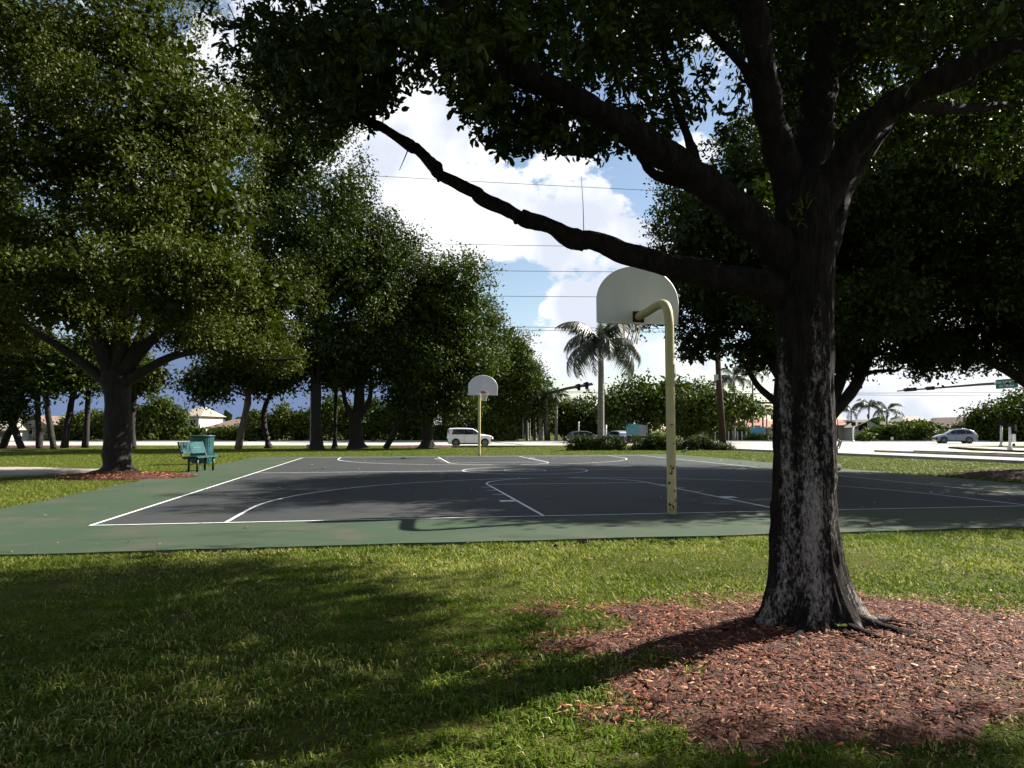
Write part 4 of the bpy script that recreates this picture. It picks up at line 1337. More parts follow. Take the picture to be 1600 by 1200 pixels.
tree('tree', 'dark tree mass at the end of the row of white palm trunks', 130.0, [(812, 689, 3), (812, 672, 2.5)], [(815, 655, 35, 28), (850, 650, 30, 30), (790, 660, 30, 25)], .6, .9, 20, 1.0, 'leaf_dark', auto=2)
tree('tree', 'large rounded dark tree behind the two signal posts on the right', 92.0, [(1580, 690, 6), (1580, 675, 5), (1578, 660, 4)],
     [(1570, 655, 45, 26), (1600, 650, 50, 26), (1545, 668, 35, 22), (1640, 650, 60, 40), (1585, 678, 60, 16), (1530, 680, 18, 12)], .42, 1.6, 20, .65, 'leaf_mid', auto=3)


# ------------------------------------------------------------------ hedges and shrubs
def hedge(name, label, lobes, Y, size, dens, per, clump, m, stems=3, cat='hedge'):
    TREE_N[0] += 1
    rg_ = np.random.default_rng(300 + TREE_N[0])
    lb = px_lobes(lobes, Y)
    c = lb[0][0].copy(); c[2] = float(ground_z(c[0], c[1]))
    root = thing(name, label, cat, c)
    V, F, r = crown_leaves(lb, dens * .62, per, size, clump, rg_, .15, core=.5, bumps=6)
    V[:, 2] = np.maximum(V[:, 2], -.30)
    part(root, 'foliage', V, F, m, r, kind='stuff')
    for i, (cc, rr) in enumerate(lb):
        if i % max(1, len(lb) // stems) == 0:
            gz = float(ground_z(cc[0], cc[1]))
            limb_part(root, [np.array([cc[0], cc[1], gz - .05]), np.array([cc[0] + .1, cc[1], (gz + cc[2]) / 2]), cc], [.08, .06, .03], 'bark_far', 6, 'stem', 3, 0)
    return root


def run(x0, x1, ytop, ybot, step, jit=5, seed=0):
    rg_ = np.random.default_rng(seed)
    out = []
    x = x0
    while x <= x1:
        yt = np.interp(x, [q[0] for q in ytop], [q[1] for q in ytop]) + 9 + rg_.normal() * jit * .7
        h = ybot - yt
        out.append((x, yt + h * .55, step * .85, h * .55, rg_.normal() * .5))
        out.append((x + step * .4, yt + h * .25, step * .6, h * .28, rg_.normal() * .5))
        x += step
    return out


hedge('hedge', 'tall dark hedge beyond the road behind the huge left tree', run(85, 285, [(85, 660), (120, 640), (200, 628), (250, 620), (285, 640)], 692, 26, 5, 1), 93, .42, 1.5, 24, .42, 'leaf_mid')
hedge('hedge', 'lower hedge beyond the road below the two pale roofs', run(288, 372, [(288, 668), (320, 668), (372, 664)], 692, 20, 2, 2), 93, .38, 2.0, 20, .5, 'leaf_mid')
hedge('hedge', 'tall hedge beyond the road behind the thin trunks', run(388, 560, [(388, 650), (430, 640), (470, 625), (520, 620), (560, 622)], 692, 26, 6, 3), 93, .42, 1.5, 24, .42, 'leaf_mid')
hedge('hedge', 'very tall dark hedge beyond the road left of the white car', run(572, 720, [(572, 622), (620, 615), (660, 640), (720, 640)], 692, 26, 8, 4), 93, .42, 1.5, 24, .42, 'leaf_dark')
hedge('shrub', 'small bright shrub at the road edge right of the white car', [(790, 682, 14, 9), (798, 676, 8, 9), (780, 684, 10, 7)], 91, .36, 3, 20, .35, 'leaf_bright', 2, 'shrub')
hedge('shrub', 'yellow green bush between the two thin trunks left of the concrete pole', [(400, 655, 14, 10), (412, 650, 10, 8), (392, 662, 10, 8)], 91, .36, 3, 20, .35, 'leaf_bright', 2, 'shrub')
hl = []
for i, x in enumerate(np.arange(900, 1062, 15)):
    hl.append((x, 694 + .7 * math.sin(i * 2), 13, 10.5, (i % 3 - 1) * .25))
hedge('hedge', 'low dark clipped hedge beyond the court below the palm', hl, 43.0, .13, 11, 24, .16, 'leaf_dark')
hl = [(1075, 694, 13, 8), (1090, 692, 13, 9), (1104, 693, 12, 8), (1118, 698, 9, 5), (1068, 698, 12, 6), (1136, 701, 8, 3)]
hedge('shrub', 'silvery low shrubs at the foot of the wooden pole', hl, 43.0, .13, 11, 24, .16, 'leaf_hedge', 3, 'shrub')
hedge('hedge', 'yellow green hedge beyond the crossing left of the silver car', run(1345, 1490, [(1345, 672), (1380, 660), (1440, 655), (1490, 664)], 693, 16, 2, 6), 92, .38, 2.2, 24, .36, 'leaf_bright')
hedge('hedge', 'dark hedge top rising behind the yellow green hedge', run(1400, 1460, [(1400, 658), (1440, 654), (1460, 660)], 680, 16, 1, 7), 99, .42, 1.6, 24, .36, 'leaf_mid')
hedge('shrub', 'bright bush in front of the beige roof right of the wooden pole', [(1140, 675, 14, 10), (1155, 672, 12, 9), (1120, 680, 14, 8), (1170, 680, 12, 7)], 96, .38, 2.4, 20, .45, 'leaf_bright', 2, 'shrub')
hedge('shrub', 'low green shrub row under the blue sign', [(1180, 686, 10, 3), (1195, 685, 10, 3.5), (1207, 686, 8, 3)], 91.5, .30, 4, 20, .25, 'leaf_mid', 2, 'shrub')
hedge('shrub', 'low shrub clump behind the white post beyond the road', [(886, 686, 4, 3), (893, 685, 4, 3), (901, 686, 4, 3)], 97, .30, 5, 20, .25, 'leaf_bright', 2, 'shrub')
# a far belt of trees that reads as one mass on the horizon
rg = np.random.default_rng(77)
lob = []
for x in np.arange(-700, 700, 14.0):
    yy = 210 + rg.normal() * 14
    h = 2.6 + rg.random() * 1.8
    lob.append((np.array([x, yy, h * .45 - .3]), np.array([11, 8, h * .55])))
V, F, r = crown_leaves(lob, .012, 12, 1.8, 1.3, rg, .1, core=.3, bumps=1)
tag(obj('distant_woodland', np_mesh('distant_woodland', V, F, r), 'leaf_mid'), 'far belt of trees along the horizon', 'woodland', kind='stuff')


# ------------------------------------------------------------------ palms
def frond_mesh(length, droop, n, ll, rg_, curl=1.0, hang=.5, lw=.022):
    """frond in the XZ plane, starting at the origin, going +X and arching down"""
    t = np.linspace(0, 1, 14)
    ang = .95 - droop * t ** 1.15
    x = np.concatenate([[0], np.cumsum(np.cos(ang[:-1]) * length / 13)])
    z = np.concatenate([[0], np.cumsum(np.sin(ang[:-1]) * length / 13)])
    pts = np.stack([x, np.zeros(14), z], 1)
    V, F = tube_geo(pts, np.linspace(.035, .008, 14), 4, False)
    V = list(V); T = []
    Q = [tuple(f) for f in F]
    for i in range(n):
        s = .12 + .88 * i / n
        k = s * 13; j = min(12, int(k)); fr = k - j
        p = pts[j] * (1 - fr) + pts[j + 1] * fr
        tg = unit(pts[j + 1] - pts[j])
        L_ = ll * (math.sin(math.pi * (.15 + .80 * s))) * (.8 + .4 * rg_.random())
        for sd in (-1, 1):
            d = unit(np.array([tg[0] * .55, sd * (.75 + .2 * rg_.normal()), tg[2] * .55 - hang * (.6 + .5 * rg_.random())]))
            w = tg * lw * (1 + length * .2)
            m_ = p + d * L_ * .55
            e = p + d * L_ + np.array([0, 0, -L_ * .28 * curl])
            o = len(V)
            V += [p - w, p + w, m_ + w, m_ - w, e]
            Q.append((o, o + 1, o + 2, o + 3)); T.append((o + 3, o + 2, o + 4))
    r = np.concatenate([np.full(len(Q), .4), np.full(len(T), .5)]) + .25 * rg_.normal(size=len(Q) + len(T))
    return np_mesh('frond', np.array(V), [np.array(Q), np.array(T)], np.clip(r, 0, 1))


rg = np.random.default_rng(8)
FR = {'royal': [frond_mesh(3.0, 2.1 + .3 * i, 26, .75, rg, 1, .5) for i in range(3)],
      'queen': [frond_mesh(4.4, 2.2 + .45 * i, 64, 1.0, rg, 1.6, .9, .015) for i in range(3)],
      'coco': [frond_mesh(3.6, 1.9 + .35 * i, 26, .8, rg, 1, .7) for i in range(3)]}


def palm(label, px, ybase, ytop, wpx, Y, kind='royal', nf=15, m='frond', shaft=True, group=None, bend=0.0, bark='palm_trunk', fs=1.0):
    b = P(px, ybase, Y)
    b[2] = max(float(ground_z(b[0], b[1])), -.30) if Y < 61 else -.28
    t = P(px + bend, ytop, Y)
    root = thing('palm_tree', label, 'palm', b, group)
    r0 = wpx * Y / FPX / 2
    mid = (b + t) / 2 + np.array([-.3 * bend * Y / FPX, 0, 0])
    limb_part(root, [b, b * .75 + mid * .25, mid, t], [r0 * 1.35, r0 * 1.05, r0, r0 * .8], bark, 12, 'trunk', 5, .02, 1)
    if shaft:
        mb_ = MB(); mb_.tube(crom([t + np.array([0, 0, -.1]), t + np.array([0, 0, .5]), t + np.array([0, 0, 1.2])], 4), np.interp(np.linspace(0, 1, 9), [0, .4, 1], [r0 * .8, r0 * .9, r0 * .35]), 10)
        wpart(root, 'crownshaft', mb_, 'palm_shaft')
        t = t + np.array([0, 0, 1.05])
    rg_ = np.random.default_rng(int(px * 7 + Y))
    for i in range(nf):
        o = obj('frond', FR[kind][i % 3], m, root)
        o.location = tuple(t - b)
        tilt = rg_.uniform(-.55, .75) if kind != 'queen' else rg_.uniform(-.75, .75)
        s = fs * (.85 + .3 * rg_.random())
        o.rotation_euler = (rg_.normal() * .1, tilt, i * 2.399 + rg_.normal() * .2)
        o.scale = (s, s, s)
    return root


palm('feathery drooping palm with a grey trunk standing behind the low hedge', 939, 694, 545, 10, 58.0, 'queen', 26, 'frond_grey', False, fs=1.06)
pg = 'row of pale palm trunks beyond the road'
palm('pale palm just right of the dark signal post', 869, 690, 634, 5, 92, 'royal', 13, group=pg, fs=.9)
palm('palm trunk hidden against the right side of the dark signal post', 857.5, 690, 632, 4, 96, 'royal', 13, group=pg, fs=.9)
palm('pale palm trunk just left of the dark signal post', 844, 690, 630, 5, 92, 'royal', 13, group=pg, fs=.9)
palm('thin palm trunk behind the one just left of the signal post', 847.6, 689, 634, 3, 112, 'royal', 10, group=pg, fs=.9)
palm('pale palm trunk third from the signal post going left', 835.5, 690, 640, 5, 97, 'royal', 11, group=pg, fs=.8)
palm('slim palm trunk fourth from the signal post going left', 827.5, 689, 642, 3, 115, 'royal', 10, group=pg, fs=.8)
palm('pale palm trunk fifth from the signal post going left', 823.5, 690, 648, 4.5, 98, 'royal', 10, group=pg, fs=.8)
palm('leftmost faint palm trunk of the row beyond the road', 817.5, 689, 652, 3, 125, 'royal', 10, group=pg, fs=.8)
cg = 'palms above the houses right of the near trunk'
palm('leftmost of three arching palms above the houses right of the near trunk', 1330, 692, 643, 2.2, 118, 'coco', 15, 'frond', False, cg, 0, 'bark_pale', .78)
palm('tallest, middle one of three arching palms right of the near trunk', 1357, 692, 636, 2.4, 116, 'coco', 16, 'frond', False, cg, 1, 'bark_pale', .85)
palm('rightmost of three arching palms right of the near trunk', 1385, 692, 642, 2.2, 118, 'coco', 15, 'frond', False, cg, 2, 'bark_pale', .85)
palm('grey trunked palm right of the wooden pole with hanging fronds', 1147.5, 691, 590, 4, 92, 'queen', 16, 'frond_grey', False, None, -1, fs=.8)
palm('palm whose hanging frond tips show beside the left limb of the V fork tree', 1176, 691, 580, 3, 99, 'queen', 14, 'frond_grey', False, None, 0, fs=.8)
palm('dark palm with brown trunk left edge of near trunk', 1192, 691, 642, 2.6, 103, 'coco', 14, 'frond', False, None, 0, 'bark_far', .7)
palm('short palm above the terracotta roof beside the near trunk', 1198, 691, 648, 2.0, 110, 'coco', 12, 'frond', False, None, 0, 'bark_pale', .6)
palm('palm head above the white house on the left', 268, 690, 635, 2.2, 118, 'coco', 13, 'frond', False, None, 0, 'bark_far', .7)

# ------------------------------------------------------------------ basketball hoops
def hoop(label, base, facing, sign=True, flip=1):
    """base: ground point; facing: unit vector towards the court"""
    f = np.array([facing[0], facing[1], 0.0]); s = np.array([f[1], -f[0], 0.0])      # s: to the right of someone facing the court
    up = np.array([0, 0, 1.0])
    root = thing('basketball_hoop', label, 'basketball hoop', base)
    b = np.array(base, float)
    q = lambda a, c, h: b + f * a + s * c + up * h
    path = crom([q(0, 0, -.1), q(0, 0, 1.5), q(0, 0, 2.55), q(.01, 0, 2.80), q(.07, 0, 2.97), q(.20, 0, 3.06), q(.45, 0, 3.08), q(.85, 0, 3.06), q(1.28, 0, 3.04)], 6)
    mb_ = MB(); mb_.tube(path, .066, 20)
    pole = wpart(root, 'pole', mb_, 'yellow')
    # chipped rust patches where the paint has gone
    rg_ = np.random.default_rng(3)
    for (h, an, hh, ww) in [(.62, -.5, .15, .030), (.66, .1, .05, .02), (.10, -.4, .10, .035), (.20, .5, .06, .025), (.07, .9, .05, .03), (.44, -.9, .05, .02), (.33, .3, .03, .02), (1.0, .2, .02, .015), (1.27, -.2, .025, .02), (.14, -.9, .04, .02)]:
        V = []; nseg = 9
        for i in range(nseg):
            t = 2 * math.pi * i / nseg
            rr_ = .7 + .5 * rg_.random()
            aa = an + ww / .066 * math.cos(t) * rr_
            d = -f * math.cos(aa) + s * math.sin(aa)
            V.append(b + d * .0672 + up * (h + hh / 2 * math.sin(t) * rr_))
        m2 = MB(); m2.add(V, [tuple(range(nseg))])
        o = m2.build('rust_patch', 'rust', pole, org=b)
    # mounting plate, backboard, rim, net
    bx = 1.30
    mb_ = MB()
    mb_.prism([q(bx - .02, -.095, 2.95), q(bx - .02, .095, 2.95), q(bx - .02, .095, 3.13), q(bx - .02, -.095, 3.13)], f * .02)
    wpart(root, 'mounting_plate', mb_, 'rust')
    W_, zb, zs, zt = .685, 2.94, 3.30, 3.87
    prof = [(-W_, zb), (W_, zb), (W_, zs)] + [(W_ * math.cos(a), zs + (zt - zs) * math.sin(a)) for a in np.linspace(.05, math.pi - .05, 30)] + [(-W_, zs)]
    mb_ = MB(); mb_.prism([q(bx, c, h) for c, h in prof], f * .028)
    bd = wpart(root, 'backboard', mb_, 'board')
    mb_ = MB()
    rim = [(prof[i][0], prof[i][1]) for i in range(len(prof))]
    mb_.tube([q(bx + .014, c * 1.002, h) for c, h in rim] + [q(bx + .014, rim[0][0], rim[0][1])], .019, 6, False)
    mb_.build('edge_flange', 'board', bd, org=b)
    mb_ = MB()
    rc = bx + .028 + .15 + .2286
    mb_.tube([q(rc + .2286 * math.cos(a), .2286 * math.sin(a), 3.05) for a in np.linspace(0, 2 * math.pi, 33)], .010, 8, False)
    mb_.prism([q(bx + .028, -.09, 3.0), q(bx + .028, .09, 3.0), q(bx + .028, .09, 3.12), q(bx + .028, -.09, 3.12)], f * .015)
    for c in (-.08, .08):
        mb_.tube([q(bx + .04, c, 3.02), q(rc - .2, c * 1.4, 3.045)], .009, 6)
    wpart(root, 'rim', mb_, 'rim')
    mb_ = MB()
    for k in range(12):
        for sg in (-1, 1):
            pts = []
            for j in range(6):
                t = j / 5
                a = 2 * math.pi * (k + sg * t * 1.5) / 12
                rr_ = .2286 * (1 - t) + .12 * t + .02 * math.sin(3.14 * t) * -1
                pts.append(q(rc + rr_ * math.cos(a), rr_ * math.sin(a), 3.04 - .40 * t))
            mb_.tube(pts, .005, 4, False)
    wpart(root, 'net', mb_, 'net')
    if sign:
        # small folded plate strapped to the side of the pole
        mb_ = MB()
        a0, a1 = q(-.02, .074, 2.16), q(-.02, .074, 1.84)
        dirv = unit(s * .55 + f * .9)
        mb_.prism([q(-.075, .045, 2.16), q(-.045, .068, 1.84), q(.07, .115, 1.83), q(.05, .125, 2.15)], s * .004)
        wpart(root, 'plate_sign', mb_, 'galv')
    return root


hb = G(1050, 803)
hoop('near yellow gooseneck hoop seen from behind with blank fan backboard', (hb[0], hb[1], 0.0), CV)
fb = court(.08, CLEN + .55)
hoop('far yellow gooseneck hoop facing the camera at the other end of the court', (fb[0], fb[1], 0.0), -CV, False).scale = (.93, .93, .93)

# ------------------------------------------------------------------ benches and bin
def bench(label, loc, rz):
    root = thing('bench', label, 'bench', loc, None, rz)     # length along local Y, faces +X
    Lh = .60
    mb_ = MB()
    # perforated seat plank with rolled edges
    prof = [(-.02, .42), (.0, .44), (.36, .455), (.41, .44), (.42, .40), (.40, .40), (.385, .425), (.02, .415)]
    mb_.prism([(x, -Lh, z) for x, z in prof], (0, 2 * Lh, 0)); mb_.build('seat', 'teal', root)
    mb_ = MB()
    prof = [(-.03, .52), (-.015, .515), (-.115, .83), (-.14, .85), (-.15, .84), (-.13, .82)]
    mb_.prism([(x, -Lh, z) for x, z in prof], (0, 2 * Lh, 0)); bk = mb_.build('backrest', 'teal', root)
    m2 = MB(); m2.prism([(-.0655, -.30, .678), (-.0655, .42, .678), (-.069, .42, .690), (-.069, -.30, .690)], (.004, 0, .002)); m2.build('slot', 'teal_light', bk)
    for y in (-Lh - .012, Lh + .012):
        mb_ = MB(); mb_.tube(crom([(-.17, y, .85), (-.12, y, .70), (-.07, y, .55), (-.02, y, .43), (.05, y, .39), (.25, y, .40), (.41, y, .415), (.44, y, .43)], 4), .026, 8); mb_.build('end_frame', 'black', root)
    for y in (-.42, .42):
        for x in (.06, .32):
            mb_ = MB(); mb_.tube([(x, y, -.03), (x, y, .405)], .032, 10); mb_.build('leg', 'black', root)
    mb_ = MB(); mb_.box((.19, 0, .385), (.05, 1.0, .03)); mb_.build('crossbar', 'black', root)
    return root


bl = G(308, 737)
bench('teal bench with black frame by the left sideline in front of the bin', (bl[0] - .22, bl[1] + .35, 0), R(-7))
b2 = G(1303, 706)
bench('teal bench mostly hidden behind the near trunk beyond the court', (P(1309, 706, 38.5)[0], 38.5, float(ground_z(19.0 * .92, 38.5))), R(150))
bb = P(315, 722, 25.6)
root = thing('trash_bin', 'round teal litter bin standing behind the bench', 'trash bin', (bb[0], bb[1], 0))
mb = MB()
n = 40
prof = [(.34, .02), (.36, .06), (.385, .5), (.40, .94), (.42, .96), (.42, 1.0), (.39, 1.0), (.375, .93)]
V = [(r_ * math.cos(2 * math.pi * i / n), r_ * math.sin(2 * math.pi * i / n), z) for r_, z in prof for i in range(n)]
mb.add(V, [(j * n + i, j * n + (i + 1) % n, (j + 1) * n + (i + 1) % n, (j + 1) * n + i) for j in range(len(prof) - 1) for i in range(n)], True)
mb.build('barrel', 'teal_bin', root)
mb = MB(); mb.cyl((0, 0, .88), .376, .02, 32); mb.build('liner', 'black', root)
for i in range(30):
    a = 2 * math.pi * i / 30
    if i == 0:
        mb = MB(); mb.prism([(-.016, .0, .08), (.016, .0, .08), (.018, .028, .93), (-.018, .028, .93)], (0, .012, 0)); rib = mb.build('slat', 'teal_bin', root)
        o = rib
    else:
        o = rib.copy(); COL.objects.link(o); o.parent = root
    o.location = (.362 * math.cos(a), .362 * math.sin(a), 0); o.rotation_euler = (0, 0, a - math.pi / 2)
mb = MB()
mb.tube([(.428 * math.cos(a), .428 * math.sin(a), .985) for a in np.linspace(0, 6.2832, 33)], .018, 8, False); mb.build('rim_ring', 'teal_bin', root)


# ------------------------------------------------------------------ cars
def car(label, loc, rz, paint, st, glass_pts, wheels, L_, W_, wr, group=None, roof_rail=False):
    """st: stations (x, zbot, zbelt, zroof, wlow, wbelt, wroof); x forward"""
    root = thing('car', label, 'car', loc, group, rz)
    V = []; n = 12
    for x, zb, zl, zr, w0, w1, w2 in st:
        half = [(w0 * .90, zb), (w0, zb + .10), (w0 * 1.0, zb + (zl - zb) * .55), (w1, zl), (w2, zr - .05 if zr - zl > .12 else zl + (zr - zl) * .6), (w2 * .82, zr)]
        V += [(x, y, z) for y, z in half] + [(x, -y, z) for y, z in reversed(half)]
    F = []
    for i in range(len(st) - 1):
        for j in range(n):
            F.append((i * n + j, (i + 1) * n + j, (i + 1) * n + (j + 1) % n, i * n + (j + 1) % n))
    F.append(tuple(range(n))); F.append(tuple(reversed([(len(st) - 1) * n + j for j in range(n)])))
    mb_ = MB(); mb_.add(V, F, False)
    body = mb_.build('body', paint, root)

    def side(x, z):
        xs_ = [s_[0] for s_ in st]
        zl = np.interp(x, xs_, [s_[2] for s_ in st]); zr = np.interp(x, xs_, [s_[3] for s_ in st])
        w1 = np.interp(x, xs_, [s_[5] for s_ in st]); w2 = np.interp(x, xs_, [s_[6] for s_ in st])
        t = min(1, max(0, (z - zl) / max(.05, (zr - .05 - zl))))
        return w1 + (w2 - w1) * t
    for poly in glass_pts['side']:
        for sg in (-1, 1):
            pts = [(x, sg * (side(x, z) + .012), z) for x, z in poly]
            m2 = MB(); m2.prism(pts if sg > 0 else list(reversed(pts)), (0, sg * .006, 0)); m2.build('window', 'glass', root)
    for key, nm in (('front', 'windscreen'), ('rear', 'rear_window')):
        (xa, za, wa), (xb, zb_, wb), nrm = glass_pts[key]
        off = Vector(nrm) * .014
        pts = [Vector((xa, wa, za)) + off, Vector((xa, -wa, za)) + off, Vector((xb, -wb, zb_)) + off, Vector((xb, wb, zb_)) + off]
        m2 = MB(); m2.prism(pts, Vector(nrm) * .008); m2.build(nm, 'glass', root)
    for xw in wheels:
        for sg in (-1, 1):
            m2 = MB(); m2.cyl((xw, sg * (W_ / 2 - .02), wr + .02), wr * 1.16, .05, 28, 'Y'); m2.build('wheel_arch', 'trim', root)
            m2 = MB(); m2.cyl((xw, sg * (W_ / 2 - .09), wr), wr, .22, 28, 'Y'); wh = m2.build('wheel', 'tyre', root)
            m2 = MB()
            m2.cyl((xw, sg * (W_ / 2 + .022), wr), wr * .20, .02, 14, 'Y')
            m2.tube([(xw + wr * .62 * math.cos(a), sg * (W_ / 2 + .022), wr + wr * .62 * math.sin(a)) for a in np.linspace(0, 6.2832, 25)], wr * .06, 6, False)
            for k in range(5):
                a = k * 1.2566 + .3
                m2.tube([(xw + wr * .15 * math.cos(a), sg * (W_ / 2 + .024), wr + wr * .15 * math.sin(a)), (xw + wr * .6 * math.cos(a), sg * (W_ / 2 + .02), wr + wr * .6 * math.sin(a))], [wr * .10, wr * .07], 6)
            m2.build('rim', 'alloy', wh)
    x0, x1 = st[0][0], st[-1][0]
    m2 = MB(); m2.box((x1 - .10, 0, st[-1][1] + .13), (.26, W_ * .93, .22)); m2.build('bumper', 'trim', root)
    m2 = MB(); m2.box((x0 + .08, 0, st[0][1] + .13), (.26, W_ * .93, .22)); m2.build('bumper', 'trim', root)
    for sg in (-1, 1):
        m2 = MB(); m2.box((0, sg * (W_ / 2 - .01), st[3][1] + .05), (wheels[0] - wheels[1] - 2.2 * wr, .04, .12)); m2.build('sill', 'trim', root)
        m2 = MB(); m2.prism([(x1 - .55, sg * W_ * .445, glass_pts['lampz']), (x1 - .08, sg * W_ * .40, glass_pts['lampz'] - .05), (x1 - .10, sg * W_ * .41, glass_pts['lampz'] - .17), (x1 - .5, sg * W_ * .45, glass_pts['lampz'] - .10)], (0, sg * .06, 0)); m2.build('headlight', 'lamp_clear', root)
        tz = glass_pts['tailz']
        m2 = MB(); m2.prism([(x0 - .005, sg * W_ * .36, tz[0]), (x0 + .18, sg * W_ * .475, tz[0]), (x0 + .20, sg * W_ * .462, tz[1]), (x0 + .05, sg * W_ * .36, tz[1])], (-.02, sg * .015, 0)); m2.build('tail_light', 'lamp_red', root)
        m2 = MB(); m2.box((glass_pts['mirror'][0], sg * (W_ / 2 + .08), glass_pts['mirror'][1]), (.12, .16, .13)); m2.build('mirror', paint, root)
        for xd in glass_pts['doors']:
            m2 = MB(); m2.box((xd, sg * (W_ / 2 + .004), .62), (.012, .012, .62)); m2.build('door_seam', 'trim', root)
            m2 = MB(); m2.box((xd + .16, sg * (W_ / 2 + .012), .92), (.16, .03, .03)); m2.build('door_handle', paint, root)
    if roof_rail:
        for sg in (-1, 1):
            m2 = MB(); m2.tube([(-1.2, sg * .56, st[4][3] + .03), (.4, sg * .58, st[4][3] + .05)], .02, 6); m2.build('roof_rail', 'alloy', root)
    return root


# boxy white hatchback: x from -2.05 (rear) to 2.05 (nose)
soul = [(-2.05, .40, .85, 1.02, .70, .72, .66), (-2.0, .28, 1.0, 1.50, .82, .84, .66), (-1.86, .22, 1.02, 1.60, .89, .90, .70), (-1.2, .20, 1.02, 1.63, .90, .90, .72), (-.3, .20, 1.0, 1.62, .90, .90, .72), (.25, .20, .99, 1.57, .90, .90, .72),
        (.55, .20, .98, 1.40, .90, .90, .74), (.95, .20, .98, 1.08, .90, .90, .80), (1.3, .20, .96, 1.04, .89, .88, .78), (1.75, .22, .90, .96, .86, .84, .74), (2.0, .30, .76, .84, .76, .74, .66), (2.05, .40, .66, .74, .66, .66, .6)]
sg_ = {'side': [[(-1.62, 1.06), (-.55, 1.05), (-.55, 1.50), (-1.50, 1.50)], [(-.53, 1.05), (.32, 1.05), (.32, 1.48), (-.53, 1.50)], [(.34, 1.05), (.80, 1.05), (.42, 1.42), (.34, 1.45)]],
       'front': [(.93, 1.08, .72), (.34, 1.50, .62), (.58, 0, .81)], 'rear': [(-2.0, 1.10, .66), (-1.9, 1.52, .56), (-.97, 0, .2)], 'lampz': .90, 'tailz': (.75, 1.45), 'mirror': (.72, 1.08), 'doors': (-.52, .34)}
pk = P(735, 690, 64)
car('boxy white hatchback on the road behind the far hoop', (pk[0], 64, Z_ROAD), R(2), 'car_white', soul, sg_, (1.30, -1.27), 4.1, 1.80, .32)
suv = [(-2.3, .45, .80, .95, .66, .70, .62), (-2.22, .30, .98, 1.10, .84, .84, .68), (-1.95, .26, 1.06, 1.42, .90, .90, .64), (-1.5, .22, 1.04, 1.60, .92, .91, .64), (-.6, .22, 1.0, 1.66, .92, .91, .66), (.1, .22, .98, 1.62, .92, .91, .66),
       (.5, .22, .97, 1.46, .92, .91, .68), (1.1, .22, .97, 1.08, .92, .90, .78), (1.5, .22, .94, 1.03, .91, .88, .76), (2.0, .24, .84, .92, .86, .82, .70), (2.25, .32, .70, .78, .76, .72, .6), (2.32, .42, .58, .66, .62, .6, .5)]
ug = {'side': [[(-1.75, 1.13), (-1.0, 1.08), (-1.0, 1.50), (-1.45, 1.46)], [(-.94, 1.08), (.05, 1.05), (.05, 1.53), (-.94, 1.54)], [(.11, 1.05), (.92, 1.05), (.45, 1.40), (.11, 1.52)]],
      'front': [(1.08, 1.09, .72), (.25, 1.55, .58), (.5, 0, .86)], 'rear': [(-2.15, 1.16, .62), (-1.6, 1.54, .54), (-.6, 0, .8)], 'lampz': .86, 'tailz': (.85, 1.05), 'mirror': (.78, 1.08), 'doors': (-.97, .08)}
pk = P(1492, 690, 77)
car('silver sport utility car turning across the junction on the right', (pk[0], 77, Z_ROAD), R(180 - 16), 'car_silver', suv, ug, (1.42, -1.28), 4.63, 1.84, .36, roof_rail=True).scale = (.88, .92, .94)
pk = P(971, 690, 87)
car('pale blue car seen nose on beside the turquoise banner', (pk[0], 87, Z_ROAD), R(-65), 'car_blue', suv, ug, (1.42, -1.28), 4.63, 1.84, .36).scale = (.95, .95, .82)
pk = P(915, 690, 86)
car('dark grey car half hidden behind the low hedge left of the palm', (pk[0], 86, Z_ROAD), R(5), 'car_grey', suv, ug, (1.42, -1.28), 4.63, 1.84, .36).scale = (.95, .95, .80)


# ------------------------------------------------------------------ text helper
def text(txt, size, m, parent, loc, rot, name='lettering', sx=1.0):
    cu = bpy.data.curves.new('t', 'FONT')
    cu.body = txt; cu.size = size; cu.align_x = 'CENTER'; cu.align_y = 'CENTER'; cu.extrude = .004
    o = bpy.data.objects.new('t', cu)
    COL.objects.link(o)
    dg = bpy.context.evaluated_depsgraph_get()
    me = bpy.data.meshes.new_from_object(o.evaluated_get(dg))
    bpy.data.objects.remove(o)
    me.materials.clear()
    r_ = obj(name, me, m, parent)
    r_.location = loc; r_.rotation_euler = rot; r_.scale = (sx, 1, 1)
    return r_


